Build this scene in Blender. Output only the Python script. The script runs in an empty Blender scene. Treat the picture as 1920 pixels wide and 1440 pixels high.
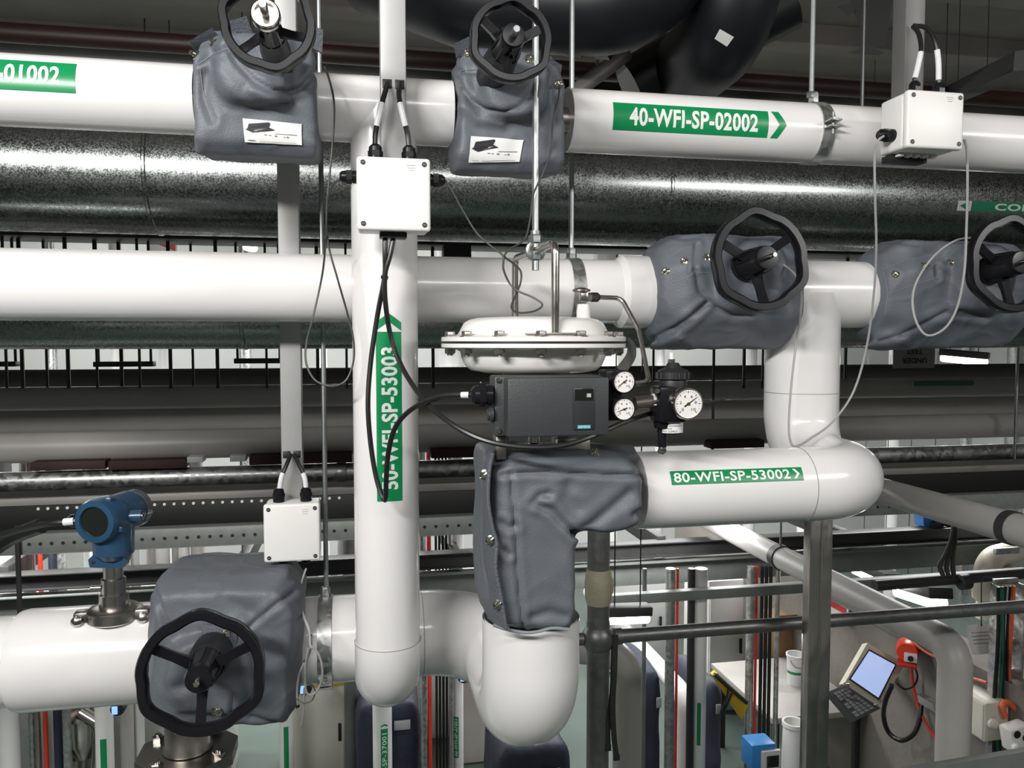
import bpy, bmesh, math, random
import numpy as np
from mathutils import Vector, Matrix, noise
from mathutils.bvhtree import BVHTree

# ------------------------------------------------------------------ camera
SC = bpy.context.scene
COL = SC.collection
F = 1500.0
YAW, PITCH = math.radians(11.0), math.radians(3.05)
CAM = Vector((0, 0, 3.0))
FWD = Vector((math.sin(YAW) * math.cos(PITCH), math.cos(YAW) * math.cos(PITCH), -math.sin(PITCH)))
RIGHT = Vector((math.cos(YAW), -math.sin(YAW), 0))
UP = RIGHT.cross(FWD)
cam_data = bpy.data.cameras.new('camera')
cam_data.sensor_fit = 'HORIZONTAL'
cam_data.sensor_width = 36.0
cam_data.lens = F / 1920 * 36.0
cam_data.clip_start = 0.02
cam = bpy.data.objects.new('camera', cam_data)
COL.objects.link(cam)
cam.matrix_world = Matrix((
    (RIGHT.x, UP.x, -FWD.x, CAM.x), (RIGHT.y, UP.y, -FWD.y, CAM.y),
    (RIGHT.z, UP.z, -FWD.z, CAM.z), (0, 0, 0, 1)))
SC.camera = cam

# ------------------------------------------------------------------ view, world, lamps
SC.view_settings.view_transform = 'Standard'
SC.view_settings.look = 'None'
SC.view_settings.gamma = 1.0
SC.view_settings.use_curve_mapping = False
SC.view_settings.exposure = 0.0
world = bpy.data.worlds.new('hall_air')
SC.world = world
world.use_nodes = True
bg = world.node_tree.nodes['Background']
bg.inputs[0].default_value = (1.0, 0.98, 0.95, 1)
bg.inputs[1].default_value = 0.02


def area(name, loc, target, sx, sy, power, color=(1, 0.985, 0.96)):
    d = bpy.data.lights.new(name, 'AREA')
    d.shape = 'RECTANGLE'
    d.size, d.size_y = sx, sy
    d.energy = power
    d.color = color
    o = bpy.data.objects.new(name, d)
    COL.objects.link(o)
    o.location = loc
    v = Vector(target) - Vector(loc)
    o.rotation_euler = v.to_track_quat('-Z', 'Y').to_euler()
    return o


# fluorescent battens over the walkway the photographer stands on
area('walkway_lamp', (-1.35, -0.45, 3.98), (-0.1, 1.6, 3.1), 1.25, 0.12, 84)
area('walkway_lamp', (0.25, -0.8, 4.1), (0.4, 1.6, 3.1), 1.25, 0.12, 15)
area('walkway_lamp', (2.7, -0.7, 4.05), (1.6, 1.6, 3.1), 1.25, 0.12, 30)
# hall lamps behind the pipe rack; three added to brighten the back wall
for lx, ly, lz, pw in ((-3.2, 6.6, 3.3, 120), (0.0, 6.8, 3.3, 110), (2.6, 7.0, 3.0, 90), (4.6, 5.6, 3.0, 100),
                       (-3.0, 9.0, 4.7, 60), (0.5, 9.0, 4.7, 60), (4.0, 9.0, 4.7, 60), (-2.0, 4.4, 2.15, 34), (1.6, 4.3, 2.0, 20)):
    area('hall_lamp_and_fill', (lx, ly, lz), (lx, ly, 0), 1.3, 0.2, pw, (1, 0.99, 0.97))


# ------------------------------------------------------------------ pixel <-> place
def ray(px, py):
    return FWD + RIGHT * ((px - 960) / F) + UP * ((720 - py) / F)


def P(px, py, Y):
    d = ray(px, py)
    return CAM + d * (Y / d.y)


def mpp(px, py, Y):
    """metres per pixel there"""
    d = ray(px, py)
    return Y / d.y / F


def proj(v):
    w = Vector(v) - CAM
    z = w.dot(FWD)
    return 960 + F * w.dot(RIGHT) / z, 720 - F * w.dot(UP) / z


def hit_x(px, py, Yc, Zc, r):
    """where the ray meets a pipe lying along X: (x, theta)"""
    d = ray(px, py)
    oy, oz = -Yc, CAM.z - Zc
    a = d.y ** 2 + d.z ** 2
    b = 2 * (oy * d.y + oz * d.z)
    c = oy * oy + oz * oz - r * r
    D = max(b * b - 4 * a * c, 0)
    t = (-b - math.sqrt(D)) / (2 * a)
    p = CAM + d * t
    return p.x, math.atan2(p.z - Zc, Yc - p.y)


def hit_z(px, py, Xc, Yc, r):
    d = ray(px, py)
    ox, oy = -Xc, -Yc
    a = d.x ** 2 + d.y ** 2
    b = 2 * (ox * d.x + oy * d.y)
    c = ox * ox + oy * oy - r * r
    D = max(b * b - 4 * a * c, 0)
    t = (-b - math.sqrt(D)) / (2 * a)
    p = CAM + d * t
    return p.z, math.atan2(p.x - Xc, Yc - p.y)


# ------------------------------------------------------------------ materials
MATS = {}


def mat(name, col, rough=0.5, metal=0.0, var=0.0, scale=6.0, bump=0.0, bscale=80.0, coat=0.0, emit=None, es=0.0,
        rvar=0.0, spec=0.5, alpha=1.0, spangle=False, stretch=None):
    if name in MATS:
        return MATS[name]
    m = bpy.data.materials.new(name)
    m.use_nodes = True
    nt = m.node_tree
    b = nt.nodes['Principled BSDF']
    b.inputs['Base Color'].default_value = (*col, 1)
    b.inputs['Roughness'].default_value = rough
    b.inputs['Metallic'].default_value = metal
    b.inputs['Specular IOR Level'].default_value = spec
    b.inputs['Coat Weight'].default_value = coat
    b.inputs['Coat Roughness'].default_value = 0.08
    b.inputs['Alpha'].default_value = alpha
    if emit:
        b.inputs['Emission Color'].default_value = (*emit, 1)
        b.inputs['Emission Strength'].default_value = es
    tc = nt.nodes.new('ShaderNodeTexCoord')
    vec = tc.outputs['Object']
    if stretch:
        mp = nt.nodes.new('ShaderNodeMapping')
        mp.inputs['Scale'].default_value = stretch
        nt.links.new(vec, mp.inputs['Vector'])
        vec = mp.outputs['Vector']
    if var or rvar:
        if spangle:
            n = nt.nodes.new('ShaderNodeTexVoronoi')
            n.inputs['Scale'].default_value = scale
            sep = nt.nodes.new('ShaderNodeSeparateColor')
            nt.links.new(vec, n.inputs['Vector'])
            nt.links.new(n.outputs['Color'], sep.inputs[0])
            v1 = sep.outputs[0]
            n2 = nt.nodes.new('ShaderNodeTexNoise')
            n2.inputs['Scale'].default_value = scale * 0.08
            n2.inputs['Detail'].default_value = 4
            nt.links.new(vec, n2.inputs['Vector'])
            mx = nt.nodes.new('ShaderNodeMath')
            mx.operation = 'MULTIPLY_ADD'
            mx.inputs[1].default_value = 0.55
            nt.links.new(v1, mx.inputs[0])
            ml = nt.nodes.new('ShaderNodeMath')
            ml.operation = 'MULTIPLY'
            ml.inputs[1].default_value = 0.45
            nt.links.new(n2.outputs['Fac'], ml.inputs[0])
            nt.links.new(ml.outputs[0], mx.inputs[2])
            fac = mx.outputs[0]
        else:
            n = nt.nodes.new('ShaderNodeTexNoise')
            n.inputs['Scale'].default_value = scale
            n.inputs['Detail'].default_value = 5
            n.inputs['Roughness'].default_value = 0.6
            nt.links.new(vec, n.inputs['Vector'])
            fac = n.outputs['Fac']
        if var:
            r = nt.nodes.new('ShaderNodeMapRange')
            r.inputs['From Min'].default_value = 0.28
            r.inputs['From Max'].default_value = 0.72
            r.inputs['To Min'].default_value = 1 - var
            r.inputs['To Max'].default_value = 1 + var * 0.6
            nt.links.new(fac, r.inputs['Value'])
            mul = nt.nodes.new('ShaderNodeVectorMath')
            mul.operation = 'SCALE'
            mul.inputs[0].default_value = col
            nt.links.new(r.outputs[0], mul.inputs['Scale'])
            nt.links.new(mul.outputs[0], b.inputs['Base Color'])
        if rvar:
            r2 = nt.nodes.new('ShaderNodeMapRange')
            r2.inputs['From Min'].default_value = 0.3
            r2.inputs['From Max'].default_value = 0.7
            r2.inputs['To Min'].default_value = max(rough - rvar, 0.04)
            r2.inputs['To Max'].default_value = rough + rvar
            nt.links.new(fac, r2.inputs['Value'])
            nt.links.new(r2.outputs[0], b.inputs['Roughness'])
    if bump:
        n3 = nt.nodes.new('ShaderNodeTexNoise')
        n3.inputs['Scale'].default_value = bscale
        n3.inputs['Detail'].default_value = 4
        nt.links.new(vec, n3.inputs['Vector'])
        bp = nt.nodes.new('ShaderNodeBump')
        bp.inputs['Strength'].default_value = bump
        bp.inputs['Distance'].default_value = 0.01
        nt.links.new(n3.outputs['Fac'], bp.inputs['Height'])
        nt.links.new(bp.outputs['Normal'], b.inputs['Normal'])
    MATS[name] = m
    return m


WHITE = mat('white_cladding', (0.80, 0.785, 0.777), 0.22, var=0.035, scale=3.0, coat=0.25, rvar=0.05)
WHITE_FAR = mat('white_pipe_paint', (0.74, 0.74, 0.73), 0.35, var=0.06, scale=4.0)
ENAMEL = mat('white_enamel', (0.82, 0.81, 0.77), 0.28, var=0.03, scale=9.0, coat=0.2)
BOXW = mat('white_box_plastic', (0.80, 0.79, 0.765), 0.38, var=0.02, scale=12.0)
GALV = mat('galvanised_sheet', (0.30, 0.315, 0.31), 0.27, 1.0, var=0.09, scale=340.0, rvar=0.08, spangle=True, bump=0.04, bscale=7)
GALV2 = mat('galvanised_steel', (0.50, 0.51, 0.50), 0.42, 0.9, var=0.2, scale=60.0, rvar=0.1, spangle=True)
STRUT = mat('grey_strut_paint', (0.43, 0.43, 0.425), 0.5, 0.3, var=0.06, scale=14.0)
ROD = mat('zinc_rod', (0.34, 0.36, 0.36), 0.42, 0.95, var=0.12, scale=60.0)
INOX = mat('stainless', (0.60, 0.57, 0.53), 0.22, 1.0, var=0.06, scale=20.0, rvar=0.06)
INOX_D = mat('dull_stainless', (0.42, 0.39, 0.36), 0.34, 1.0, var=0.15, scale=16.0, rvar=0.08)
CHROME = mat('nickel_stud', (0.78, 0.74, 0.64), 0.14, 1.0, var=0.05, scale=90.0)
BLACK = mat('black_plastic', (0.010, 0.010, 0.012), 0.27, var=0.15, scale=25.0, spec=0.22)
BLACK_D = mat('dull_black_plastic', (0.014, 0.014, 0.016), 0.5, var=0.15, scale=25.0)
FOAM = mat('black_foam_lagging', (0.006, 0.007, 0.010), 0.45, var=0.2, scale=5.0)
CABLE = mat('black_cable', (0.012, 0.012, 0.012), 0.38, var=0.1, scale=30.0)
CABLE_G = mat('grey_cable', (0.36, 0.36, 0.35), 0.45, var=0.08, scale=30.0)
CABLE_D = mat('dark_grey_cable', (0.045, 0.045, 0.043), 0.45, var=0.08, scale=30.0)
SLEEVE = mat('white_marker_sleeve', (0.75, 0.75, 0.76), 0.5, var=0.04, scale=50.0)
GREEN = mat('green_label_vinyl', (0.004, 0.235, 0.075), 0.30, var=0.05, scale=10.0)
LETTER = mat('white_lettering', (0.78, 0.82, 0.78), 0.4, var=0.02, scale=20.0)
PAPER = mat('white_paper', (0.78, 0.78, 0.77), 0.7, var=0.04, scale=30.0)
INK = mat('dark_print', (0.012, 0.012, 0.02), 0.6, var=0.2, scale=60.0)
INK_G = mat('grey_print', (0.30, 0.29, 0.29), 0.7, var=0.1, scale=60.0)
FABRIC = mat('slate_fabric', (0.122, 0.134, 0.154), 0.52, var=0.12, scale=7.0, bump=0.14, bscale=320.0, spec=0.45)
FABRIC_E = mat('slate_fabric_edge', (0.095, 0.105, 0.123), 0.6, var=0.12, scale=12.0, bump=0.3, bscale=240.0)
THREAD = mat('grey_thread', (0.24, 0.26, 0.29), 0.7, var=0.1, scale=90.0)
GREYBOX = mat('charcoal_housing', (0.040, 0.043, 0.046), 0.50, var=0.06, scale=20.0, bump=0.08, bscale=300.0)
GREYBOX2 = mat('charcoal_window_frame', (0.028, 0.030, 0.033), 0.35, var=0.06, scale=20.0)
TEAL = mat('teal_badge', (0.03, 0.33, 0.36), 0.4, var=0.05, scale=30.0)
GLASS_D = mat('dark_display_glass', (0.010, 0.013, 0.011), 0.06, var=0.1, scale=8.0, coat=0.6)
DIAL = mat('gauge_dial', (0.80, 0.78, 0.75), 0.45, var=0.03, scale=40.0)
RED = mat('red_paint', (0.60, 0.035, 0.02), 0.45, var=0.08, scale=12.0)
REDC = mat('red_cable', (0.70, 0.05, 0.03), 0.45, var=0.08, scale=12.0)
ORANGE = mat('orange_cable', (0.85, 0.16, 0.06), 0.45, var=0.08, scale=12.0)
BROWN = mat('dark_red_primer', (0.030, 0.012, 0.010), 0.5, var=0.2, scale=5.0)
WOOD = mat('brown_packing', (0.045, 0.022, 0.014), 0.7, var=0.3, scale=14.0)
BLUE_T = mat('blue_housing', (0.018, 0.062, 0.125), 0.34, var=0.1, scale=20.0, coat=0.3)
BLUE_B = mat('bright_blue_housing', (0.03, 0.20, 0.60), 0.4, var=0.08, scale=20.0)
BLUELIT = mat('lit_blue_display', (0.1, 0.2, 0.8), 0.3, emit=(0.22, 0.38, 1.0), es=1.6, var=0.05, scale=30.0)
YELLOW = mat('yellow_paint', (0.62, 0.42, 0.015), 0.45, var=0.1, scale=14.0)
CREAM = mat('cream_panel', (0.72, 0.69, 0.60), 0.5, var=0.04, scale=3.0)
NAVY = mat('navy_cover', (0.022, 0.027, 0.050), 0.6, var=0.2, scale=9.0, bump=0.3, bscale=30)
STEELG = mat('grey_green_steel', (0.17, 0.185, 0.175), 0.5, 0.15, var=0.18, scale=9.0)
STEELD = mat('dark_steel', (0.035, 0.036, 0.036), 0.5, 0.2, var=0.2, scale=9.0)
RAIL = mat('galvanised_handrail', (0.23, 0.235, 0.23), 0.42, 0.75, var=0.2, scale=40.0, rvar=0.08)
CONC = mat('board_marked_concrete', (0.22, 0.205, 0.18), 0.85, var=0.22, scale=2.4, bump=0.35, bscale=22)
CONC_C = mat('ceiling_concrete', (0.17, 0.155, 0.14), 0.9, var=0.22, scale=1.6, bump=0.3, bscale=12)
FLOORM = mat('green_epoxy_floor', (0.10, 0.135, 0.12), 0.3, var=0.10, scale=1.2)
WALLM = mat('pale_wall_paint', (0.72, 0.735, 0.72), 0.6, var=0.05, scale=0.8)
TUBE_ON = mat('lit_diffuser', (0.9, 0.9, 0.9), 0.4, emit=(1.0, 0.98, 0.94), es=22.0, var=0.02, scale=10)
TAPE = mat('yellowed_tape', (0.46, 0.42, 0.30), 0.55, var=0.2, scale=18.0, bump=0.4, bscale=40)
SCREEN = mat('lit_screen', (0.3, 0.4, 0.6), 0.3, emit=(0.36, 0.46, 0.74), es=0.95, var=0.02, scale=10)
KEYS = mat('grey_keys', (0.38, 0.40, 0.42), 0.5, var=0.1, scale=30)
CARD = mat('cardboard', (0.28, 0.16, 0.08), 0.8, var=0.15, scale=9)
GREENC = mat('green_cable', (0.02, 0.16, 0.10), 0.5, var=0.15, scale=15)

# ------------------------------------------------------------------ building
ORG = {}


def props(o, label=None, cat=None, group=None, kind=None):
    if label:
        o['label'] = label
    if cat:
        o['category'] = cat
    if group:
        o['group'] = group
    if kind:
        o['kind'] = kind
    return o


def thing(name, label, cat, loc, group=None):
    o = bpy.data.objects.new(name, None)
    o.empty_display_size = 0.05
    COL.objects.link(o)
    o.location = loc
    ORG[o.name] = Vector(loc)
    return props(o, label, cat, group)


def rounded(pts, rad, n=7):
    """path with rounded corners; rad a number or a list per inner corner"""
    pts = [Vector(p) for p in pts]
    out = [pts[0]]
    for i in range(1, len(pts) - 1):
        r = rad[i - 1] if isinstance(rad, (list, tuple)) else rad
        a, b, c = pts[i - 1], pts[i], pts[i + 1]
        u, v = (a - b), (c - b)
        lu, lv = u.length, v.length
        u.normalize(), v.normalize()
        ang = u.angle(v)
        if ang > math.pi - 0.02:
            out.append(b)
            continue
        t = min(r / math.tan(ang / 2), lu * 0.49 if i > 1 else lu * 0.98, lv * 0.49 if i < len(pts) - 2 else lv * 0.98)
        rr = t * math.tan(ang / 2)
        cen = b + (u + v).normalized() * (rr / math.sin(ang / 2))
        s, e = b + u * t - cen, b + v * t - cen
        tot = s.angle(e)
        for k in range(n + 1):
            f = k / n
            w = (s * math.sin((1 - f) * tot) + e * math.sin(f * tot)) / math.sin(tot)
            out.append(cen + w)
    out.append(pts[-1])
    return out


def spline(pts, n=8):
    """Catmull-Rom through the points"""
    pts = [Vector(p) for p in pts]
    q = [pts[0] * 2 - pts[1]] + pts + [pts[-1] * 2 - pts[-2]]
    out = []
    for i in range(1, len(q) - 2):
        p0, p1, p2, p3 = q[i - 1:i + 3]
        for k in range(n):
            t = k / n
            out.append(0.5 * ((2 * p1) + (p2 - p0) * t + (2 * p0 - 5 * p1 + 4 * p2 - p3) * t * t + (3 * p1 - p0 - 3 * p2 + p3) * t ** 3))
    out.append(pts[-1])
    return out


class MB:
    def __init__(self):
        self.v, self.f = [], []
        self.M = None

    def add(self, vs, fs):
        o = len(self.v)
        if self.M is not None:
            vs = [self.M @ Vector(p) for p in vs]
        self.v += [tuple(p) for p in vs]
        self.f += [tuple(i + o for i in f) for f in fs]
        return self

    def box(self, c, s, bevel=0.0, rot=None, seg=2):
        bm = bmesh.new()
        bmesh.ops.create_cube(bm, size=1.0)
        for v in bm.verts:
            v.co = Vector((v.co.x * s[0], v.co.y * s[1], v.co.z * s[2]))
        if bevel:
            bmesh.ops.bevel(bm, geom=bm.edges[:], offset=bevel, segments=seg, affect='EDGES', profile=0.5)
        R = rot.to_3x3() if rot is not None else Matrix.Identity(3)
        c = Vector(c)
        bm.verts.index_update()
        self.add([R @ v.co + c for v in bm.verts], [[x.index for x in f.verts] for f in bm.faces])
        bm.free()
        return self

    def hull(self, pts):
        bm = bmesh.new()
        for p in pts:
            bm.verts.new(p)
        r = bmesh.ops.convex_hull(bm, input=bm.verts[:])
        for v in [v for v in bm.verts if not v.link_faces]:
            bm.verts.remove(v)
        bm.verts.index_update()
        self.add([v.co.copy() for v in bm.verts], [[x.index for x in f.verts] for f in bm.faces])
        bm.free()
        return self

    def tube(self, pts, r, n=12, caps=True, closed=False, sec=None):
        """sweep; r number or list; sec: list of (a,b) unit section points"""
        pts = [Vector(p) for p in pts]
        q = [pts[0]]
        for p in pts[1:]:
            if (p - q[-1]).length > 1e-6:
                q.append(p)
        rs = r if isinstance(r, (list, tuple)) else [r] * len(q)
        pts = q
        m = len(pts)
        sec = sec or [(math.cos(2 * math.pi * k / n), math.sin(2 * math.pi * k / n)) for k in range(n)]
        n = len(sec)
        tang = []
        for i in range(m):
            if closed:
                t = pts[(i + 1) % m] - pts[i - 1]
            else:
                t = pts[min(i + 1, m - 1)] - pts[max(i - 1, 0)]
            tang.append(t.normalized())
        ref = Vector((0, 0, 1)) if abs(tang[0].z) < 0.9 else Vector((1, 0, 0))
        nrm = (ref - tang[0] * ref.dot(tang[0])).normalized()
        vs = []
        for i in range(m):
            nrm = (nrm - tang[i] * nrm.dot(tang[i])).normalized()
            bn = tang[i].cross(nrm)
            for a, b in sec:
                vs.append(pts[i] + (nrm * b + bn * a) * rs[i])
        fs = []
        for i in range(m if closed else m - 1):
            j = (i + 1) % m
            for k in range(n):
                l = (k + 1) % n
                fs.append((i * n + k, i * n + l, j * n + l, j * n + k))
        if caps and not closed:
            fs.append(tuple(range(n - 1, -1, -1)))
            fs.append(tuple((m - 1) * n + k for k in range(n)))
        return self.add(vs, fs)

    def cyl(self, a, b, r, r2=None, n=20, caps=True):
        return self.tube([a, b], [r, r if r2 is None else r2], n, caps)

    def lathe(self, o, axis, prof, n=32):
        """prof: list of (r, h) along axis; closed at ends when r = 0"""
        o, ax = Vector(o), Vector(axis).normalized()
        ref = Vector((0, 0, 1)) if abs(ax.z) < 0.9 else Vector((1, 0, 0))
        u = (ref - ax * ref.dot(ax)).normalized()
        w = ax.cross(u)
        vs, fs, rows = [], [], []
        for r, h in prof:
            if r < 1e-7:
                rows.append([len(vs)])
                vs.append(o + ax * h)
            else:
                rows.append(list(range(len(vs), len(vs) + n)))
                for k in range(n):
                    a = 2 * math.pi * k / n
                    vs.append(o + ax * h + (u * math.cos(a) + w * math.sin(a)) * r)
        for A, B in zip(rows, rows[1:]):
            for k in range(n):
                l = (k + 1) % n
                if len(A) == 1 and len(B) == 1:
                    continue
                if len(A) == 1:
                    fs.append((A[0], B[l], B[k]))
                elif len(B) == 1:
                    fs.append((A[k], A[l], B[0]))
                else:
                    fs.append((A[k], A[l], B[l], B[k]))
        flat = max(h for _, h in prof) - min(h for _, h in prof) < 1e-9
        for R, fl in ((rows[0], True), (rows[-1], False)):
            if len(R) > 1 and not flat:
                fs.append(tuple(R[::-1] if fl else R))
        return self.add(vs, fs)

    def hexn(self, o, axis, r, h, rot=0.0):
        """hexagonal nut or bolt head with a chamfer"""
        o, ax = Vector(o), Vector(axis).normalized()
        return self.lathe(o, ax, [(r, 0), (r, h * 0.82), (r * 0.86, h), (0, h)], 6)

    def prism(self, poly, d0, d1, M):
        """poly of (a,b) in M's xy plane, extruded z d0..d1"""
        n = len(poly)
        vs = [M @ Vector((a, b, d0)) for a, b in poly] + [M @ Vector((a, b, d1)) for a, b in poly]
        fs = [tuple(range(n - 1, -1, -1)), tuple(range(n, 2 * n))]
        fs += [(k, (k + 1) % n, n + (k + 1) % n, n + k) for k in range(n)]
        return self.add(vs, fs)

    def grid(self, rows):
        """rows of points -> sheet"""
        n, m = len(rows), len(rows[0])
        return self.add([p for r in rows for p in r],
                        [(i * m + j, i * m + j + 1, (i + 1) * m + j + 1, (i + 1) * m + j) for i in range(n - 1) for j in range(m - 1)])

    def mesh(self, name, org=Vector((0, 0, 0)), smooth=35):
        me = bpy.data.meshes.new(name)
        me.from_pydata([Vector(p) - org for p in self.v], [], self.f)
        me.validate()
        if smooth:
            me.polygons.foreach_set('use_smooth', [True] * len(me.polygons))
            me.set_sharp_from_angle(angle=math.radians(smooth))
        me.update()
        return me

    def build(self, name, m, parent=None, label=None, cat=None, group=None, kind=None, smooth=35, fix=True):
        if parent is not None:
            org = ORG[parent.name]
        else:
            a = np.array(self.v)
            lo, hi = a.min(0), a.max(0)
            org = Vector(((lo[0] + hi[0]) / 2, (lo[1] + hi[1]) / 2, lo[2]))
        me = self.mesh(name, org, smooth)
        if fix:
            bm = bmesh.new()
            bm.from_mesh(me)
            bmesh.ops.recalc_face_normals(bm, faces=bm.faces[:])
            bm.to_mesh(me)
            bm.free()
        me.materials.append(m)
        o = bpy.data.objects.new(name, me)
        COL.objects.link(o)
        if parent is not None:
            o.parent = parent
        else:
            o.location = org
        ORG[o.name] = org
        return props(o, label, cat, group, kind)


def bvh_of(o):
    me = o.data
    org = ORG[o.name]
    return BVHTree.FromPolygons([v.co + org for v in me.vertices], [p.vertices[:] for p in me.polygons])


def surf(b, px, py):
    d = ray(px, py).normalized()
    loc, nrm, _, _ = b.ray_cast(CAM, d)
    if loc is None:
        loc, nrm, _, _ = b.find_nearest(CAM + d * 1.5)
    if nrm.dot(d) > 0:
        nrm = -nrm
    return loc, nrm


def decal(b, quad, nx, ny, off, thick=0.0006):
    """a sheet lying on a surface; quad: four corner pixels tl,tr,br,bl"""
    q = [Vector(c) for c in quad]
    rows = []
    for j in range(ny + 1):
        v = j / ny
        row = []
        for i in range(nx + 1):
            u = i / nx
            p = q[0] * (1 - u) * (1 - v) + q[1] * u * (1 - v) + q[2] * u * v + q[3] * (1 - u) * v
            l, n = surf(b, p.x, p.y)
            row.append(l + n * off)
        rows.append(row)
    return MB().grid(rows)


# ------------------------------------------------------------------ lettering
def text_geo(s, offset=0.03):
    """flat glyph mesh of a line of text, normalised to the unit box"""
    c = bpy.data.curves.new('glyphs', 'FONT')
    c.body = s
    c.size = 1.0
    c.offset = offset
    c.resolution_u = 3
    c.space_character = 1.06
    o = bpy.data.objects.new('glyphs', c)
    COL.objects.link(o)
    bpy.context.view_layer.update()
    dg = bpy.context.evaluated_depsgraph_get()
    me = bpy.data.meshes.new_from_object(o.evaluated_get(dg))
    bm = bmesh.new()
    bm.from_mesh(me)
    bpy.data.objects.remove(o)
    bpy.data.meshes.remove(me)
    bpy.data.curves.remove(c)
    bmesh.ops.remove_doubles(bm, verts=bm.verts[:], dist=1e-5)
    xs = [v.co.x for v in bm.verts]
    ys = [v.co.y for v in bm.verts]
    x0, x1, y0, y1 = min(xs), max(xs), min(ys), max(ys)
    for v in bm.verts:
        v.co = Vector(((v.co.x - x0) / (x1 - x0), (v.co.y - y0) / (y1 - y0), 0))
    for k in range(1, 10):
        bmesh.ops.bisect_plane(bm, geom=bm.verts[:] + bm.edges[:] + bm.faces[:], plane_co=(0, k / 10, 0), plane_no=(0, 1, 0))
    bm.verts.index_update()
    vs = [v.co.copy() for v in bm.verts]
    fs = [[v.index for v in f.verts] for f in bm.faces]
    bm.free()
    return vs, fs


def pipe_label(parent, at, a0, a1, t0, t1, r, text=None, box=(0.06, 0.94, 0.2, 0.8), chev=None, name='label', bg=GREEN, fg=LETTER, off=0.03, plate=True):
    """at(a, theta, r) -> point. Text runs along a from a0 to a1, its height from t0 (foot) to t1 (top)."""
    m = MB()
    lab = None
    if plate:
        N, K = 2, 12
        rows = [[at(a0 + (a1 - a0) * i / N, t0 + (t1 - t0) * k / K, r + 0.0008) for i in range(N + 1)] for k in range(K + 1)]
        m.grid(rows)
        lab = m.build(name, bg, parent)
    if text:
        vs, fs = text_geo(text, off)
        x0, x1, y0, y1 = box
        t = MB().add([at(a0 + (a1 - a0) * (x0 + (x1 - x0) * v.x), t0 + (t1 - t0) * (y0 + (y1 - y0) * v.y), r + 0.0014) for v in vs], fs)
        t.build('lettering', fg, lab or parent)
    if chev:
        c0, c1 = chev      # along range of the chevron
        w = (c1 - c0) * 0.48
        for s in (0, 1):
            rows = []
            for k in range(9):
                f = k / 8
                tt = t0 + (t1 - t0) * (0.5 + (0.5 * f if s else -0.5 * f))
                tip = c1 - w
                rows.append([at(tip - (tip - c0) * f + w * q, tt, r + 0.0009) for q in (0, 1)])
            MB().grid(rows).build('arrow', bg, parent)
    return lab


def flat_text(parent, text, tl, ex, ey, m, off=0.02):
    """lettering on a flat face; tl: top left, ex: vector along the line, ey: vector down its height"""
    vs, fs = text_geo(text, off)
    ex, ey, tl = Vector(ex), Vector(ey), Vector(tl)
    return MB().add([tl + ex * v.x + ey * (1 - v.y) for v in vs], fs).build('lettering', m, parent)


# ================================================================== THE SETTING
def slab(name, lo, hi, m):
    lo, hi = Vector(lo), Vector(hi)
    return MB().box((lo + hi) / 2, hi - lo).build(name, m, kind='structure', smooth=0)


slab('floor', (-8, -3, -0.15), (9, 11, 0), FLOORM)
slab('wall_back', (-8, 10.6, 0), (9, 10.8, 5.4), WALLM)
slab('wall_left', (-8.2, -3, 0), (-8, 11, 5.4), WALLM)
slab('wall_right', (9, -3, 0), (9.2, 11, 5.4), WALLM)
slab('wall_front', (-8, -3.2, 0), (9, -3, 5.4), WALLM)
ceil = slab('ceiling', (-8, -3, 5.4), (9, 11, 5.6), CONC_C)
for k in range(8):   # downstand ribs of the concrete soffit
    yy = 2.6 + k * 1.05
    MB().box((0.5, yy, 5.33), (16.8, 0.22, 0.16), 0.01).build('rib', CONC_C, ceil, smooth=0)
slab('wall_concrete', (3.25, 3.1, 0), (3.5, 7.8, 1.26), CONC)


def atX(Yc, Zc):
    return lambda a, t, r: Vector((a, Yc - r * math.cos(t), Zc + r * math.sin(t)))


def atZ(Xc, Yc):
    return lambda a, t, r: Vector((Xc + r * math.sin(t), Yc - r * math.cos(t), a))


def ring(path_c, axis, r, w=0.0008):
    """a hairline joint around a pipe"""
    c, ax = Vector(path_c), Vector(axis).normalized()
    ref = Vector((0, 0, 1)) if abs(ax.z) < 0.9 else Vector((1, 0, 0))
    u = (ref - ax * ref.dot(ax)).normalized()
    v = ax.cross(u)
    return MB().tube([c + (u * math.cos(k * math.pi / 20) + v * math.sin(k * math.pi / 20)) * r for k in range(40)], w, 6, closed=True)


JOINT = mat('joint_line', (0.32, 0.31, 0.30), 0.6, var=0.1, scale=40)

# ================================================================== WHITE PROCESS PIPES
# --- upper line
YT = 1.55
ZT = P(1100, 228, YT).z
RT = 57.5 * mpp(1100, 228, YT)
XT = lambda px: P(px, 228, YT).x
top = thing('insulated_pipe', 'upper white clad pipe running the full width, in three bright lengths', 'pipe', (0, YT, ZT))
segs = [(P(-260, 140, YT).x, P(372, 177, YT).x), (P(588, 190, YT).x, P(846, 210, YT).x), (P(1062, 225, YT).x, P(2200, 270, YT).x)]
for a, b in segs:
    MB().tube([(a, YT, ZT), (b, YT, ZT)], RT, 56).build('cladding', WHITE, top)
MB().cyl((segs[0][0], YT, ZT), (segs[2][1], YT, ZT), RT * 0.42, n=24).build('carrier_pipe', INOX_D, top)
at = atX(YT, ZT)
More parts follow.
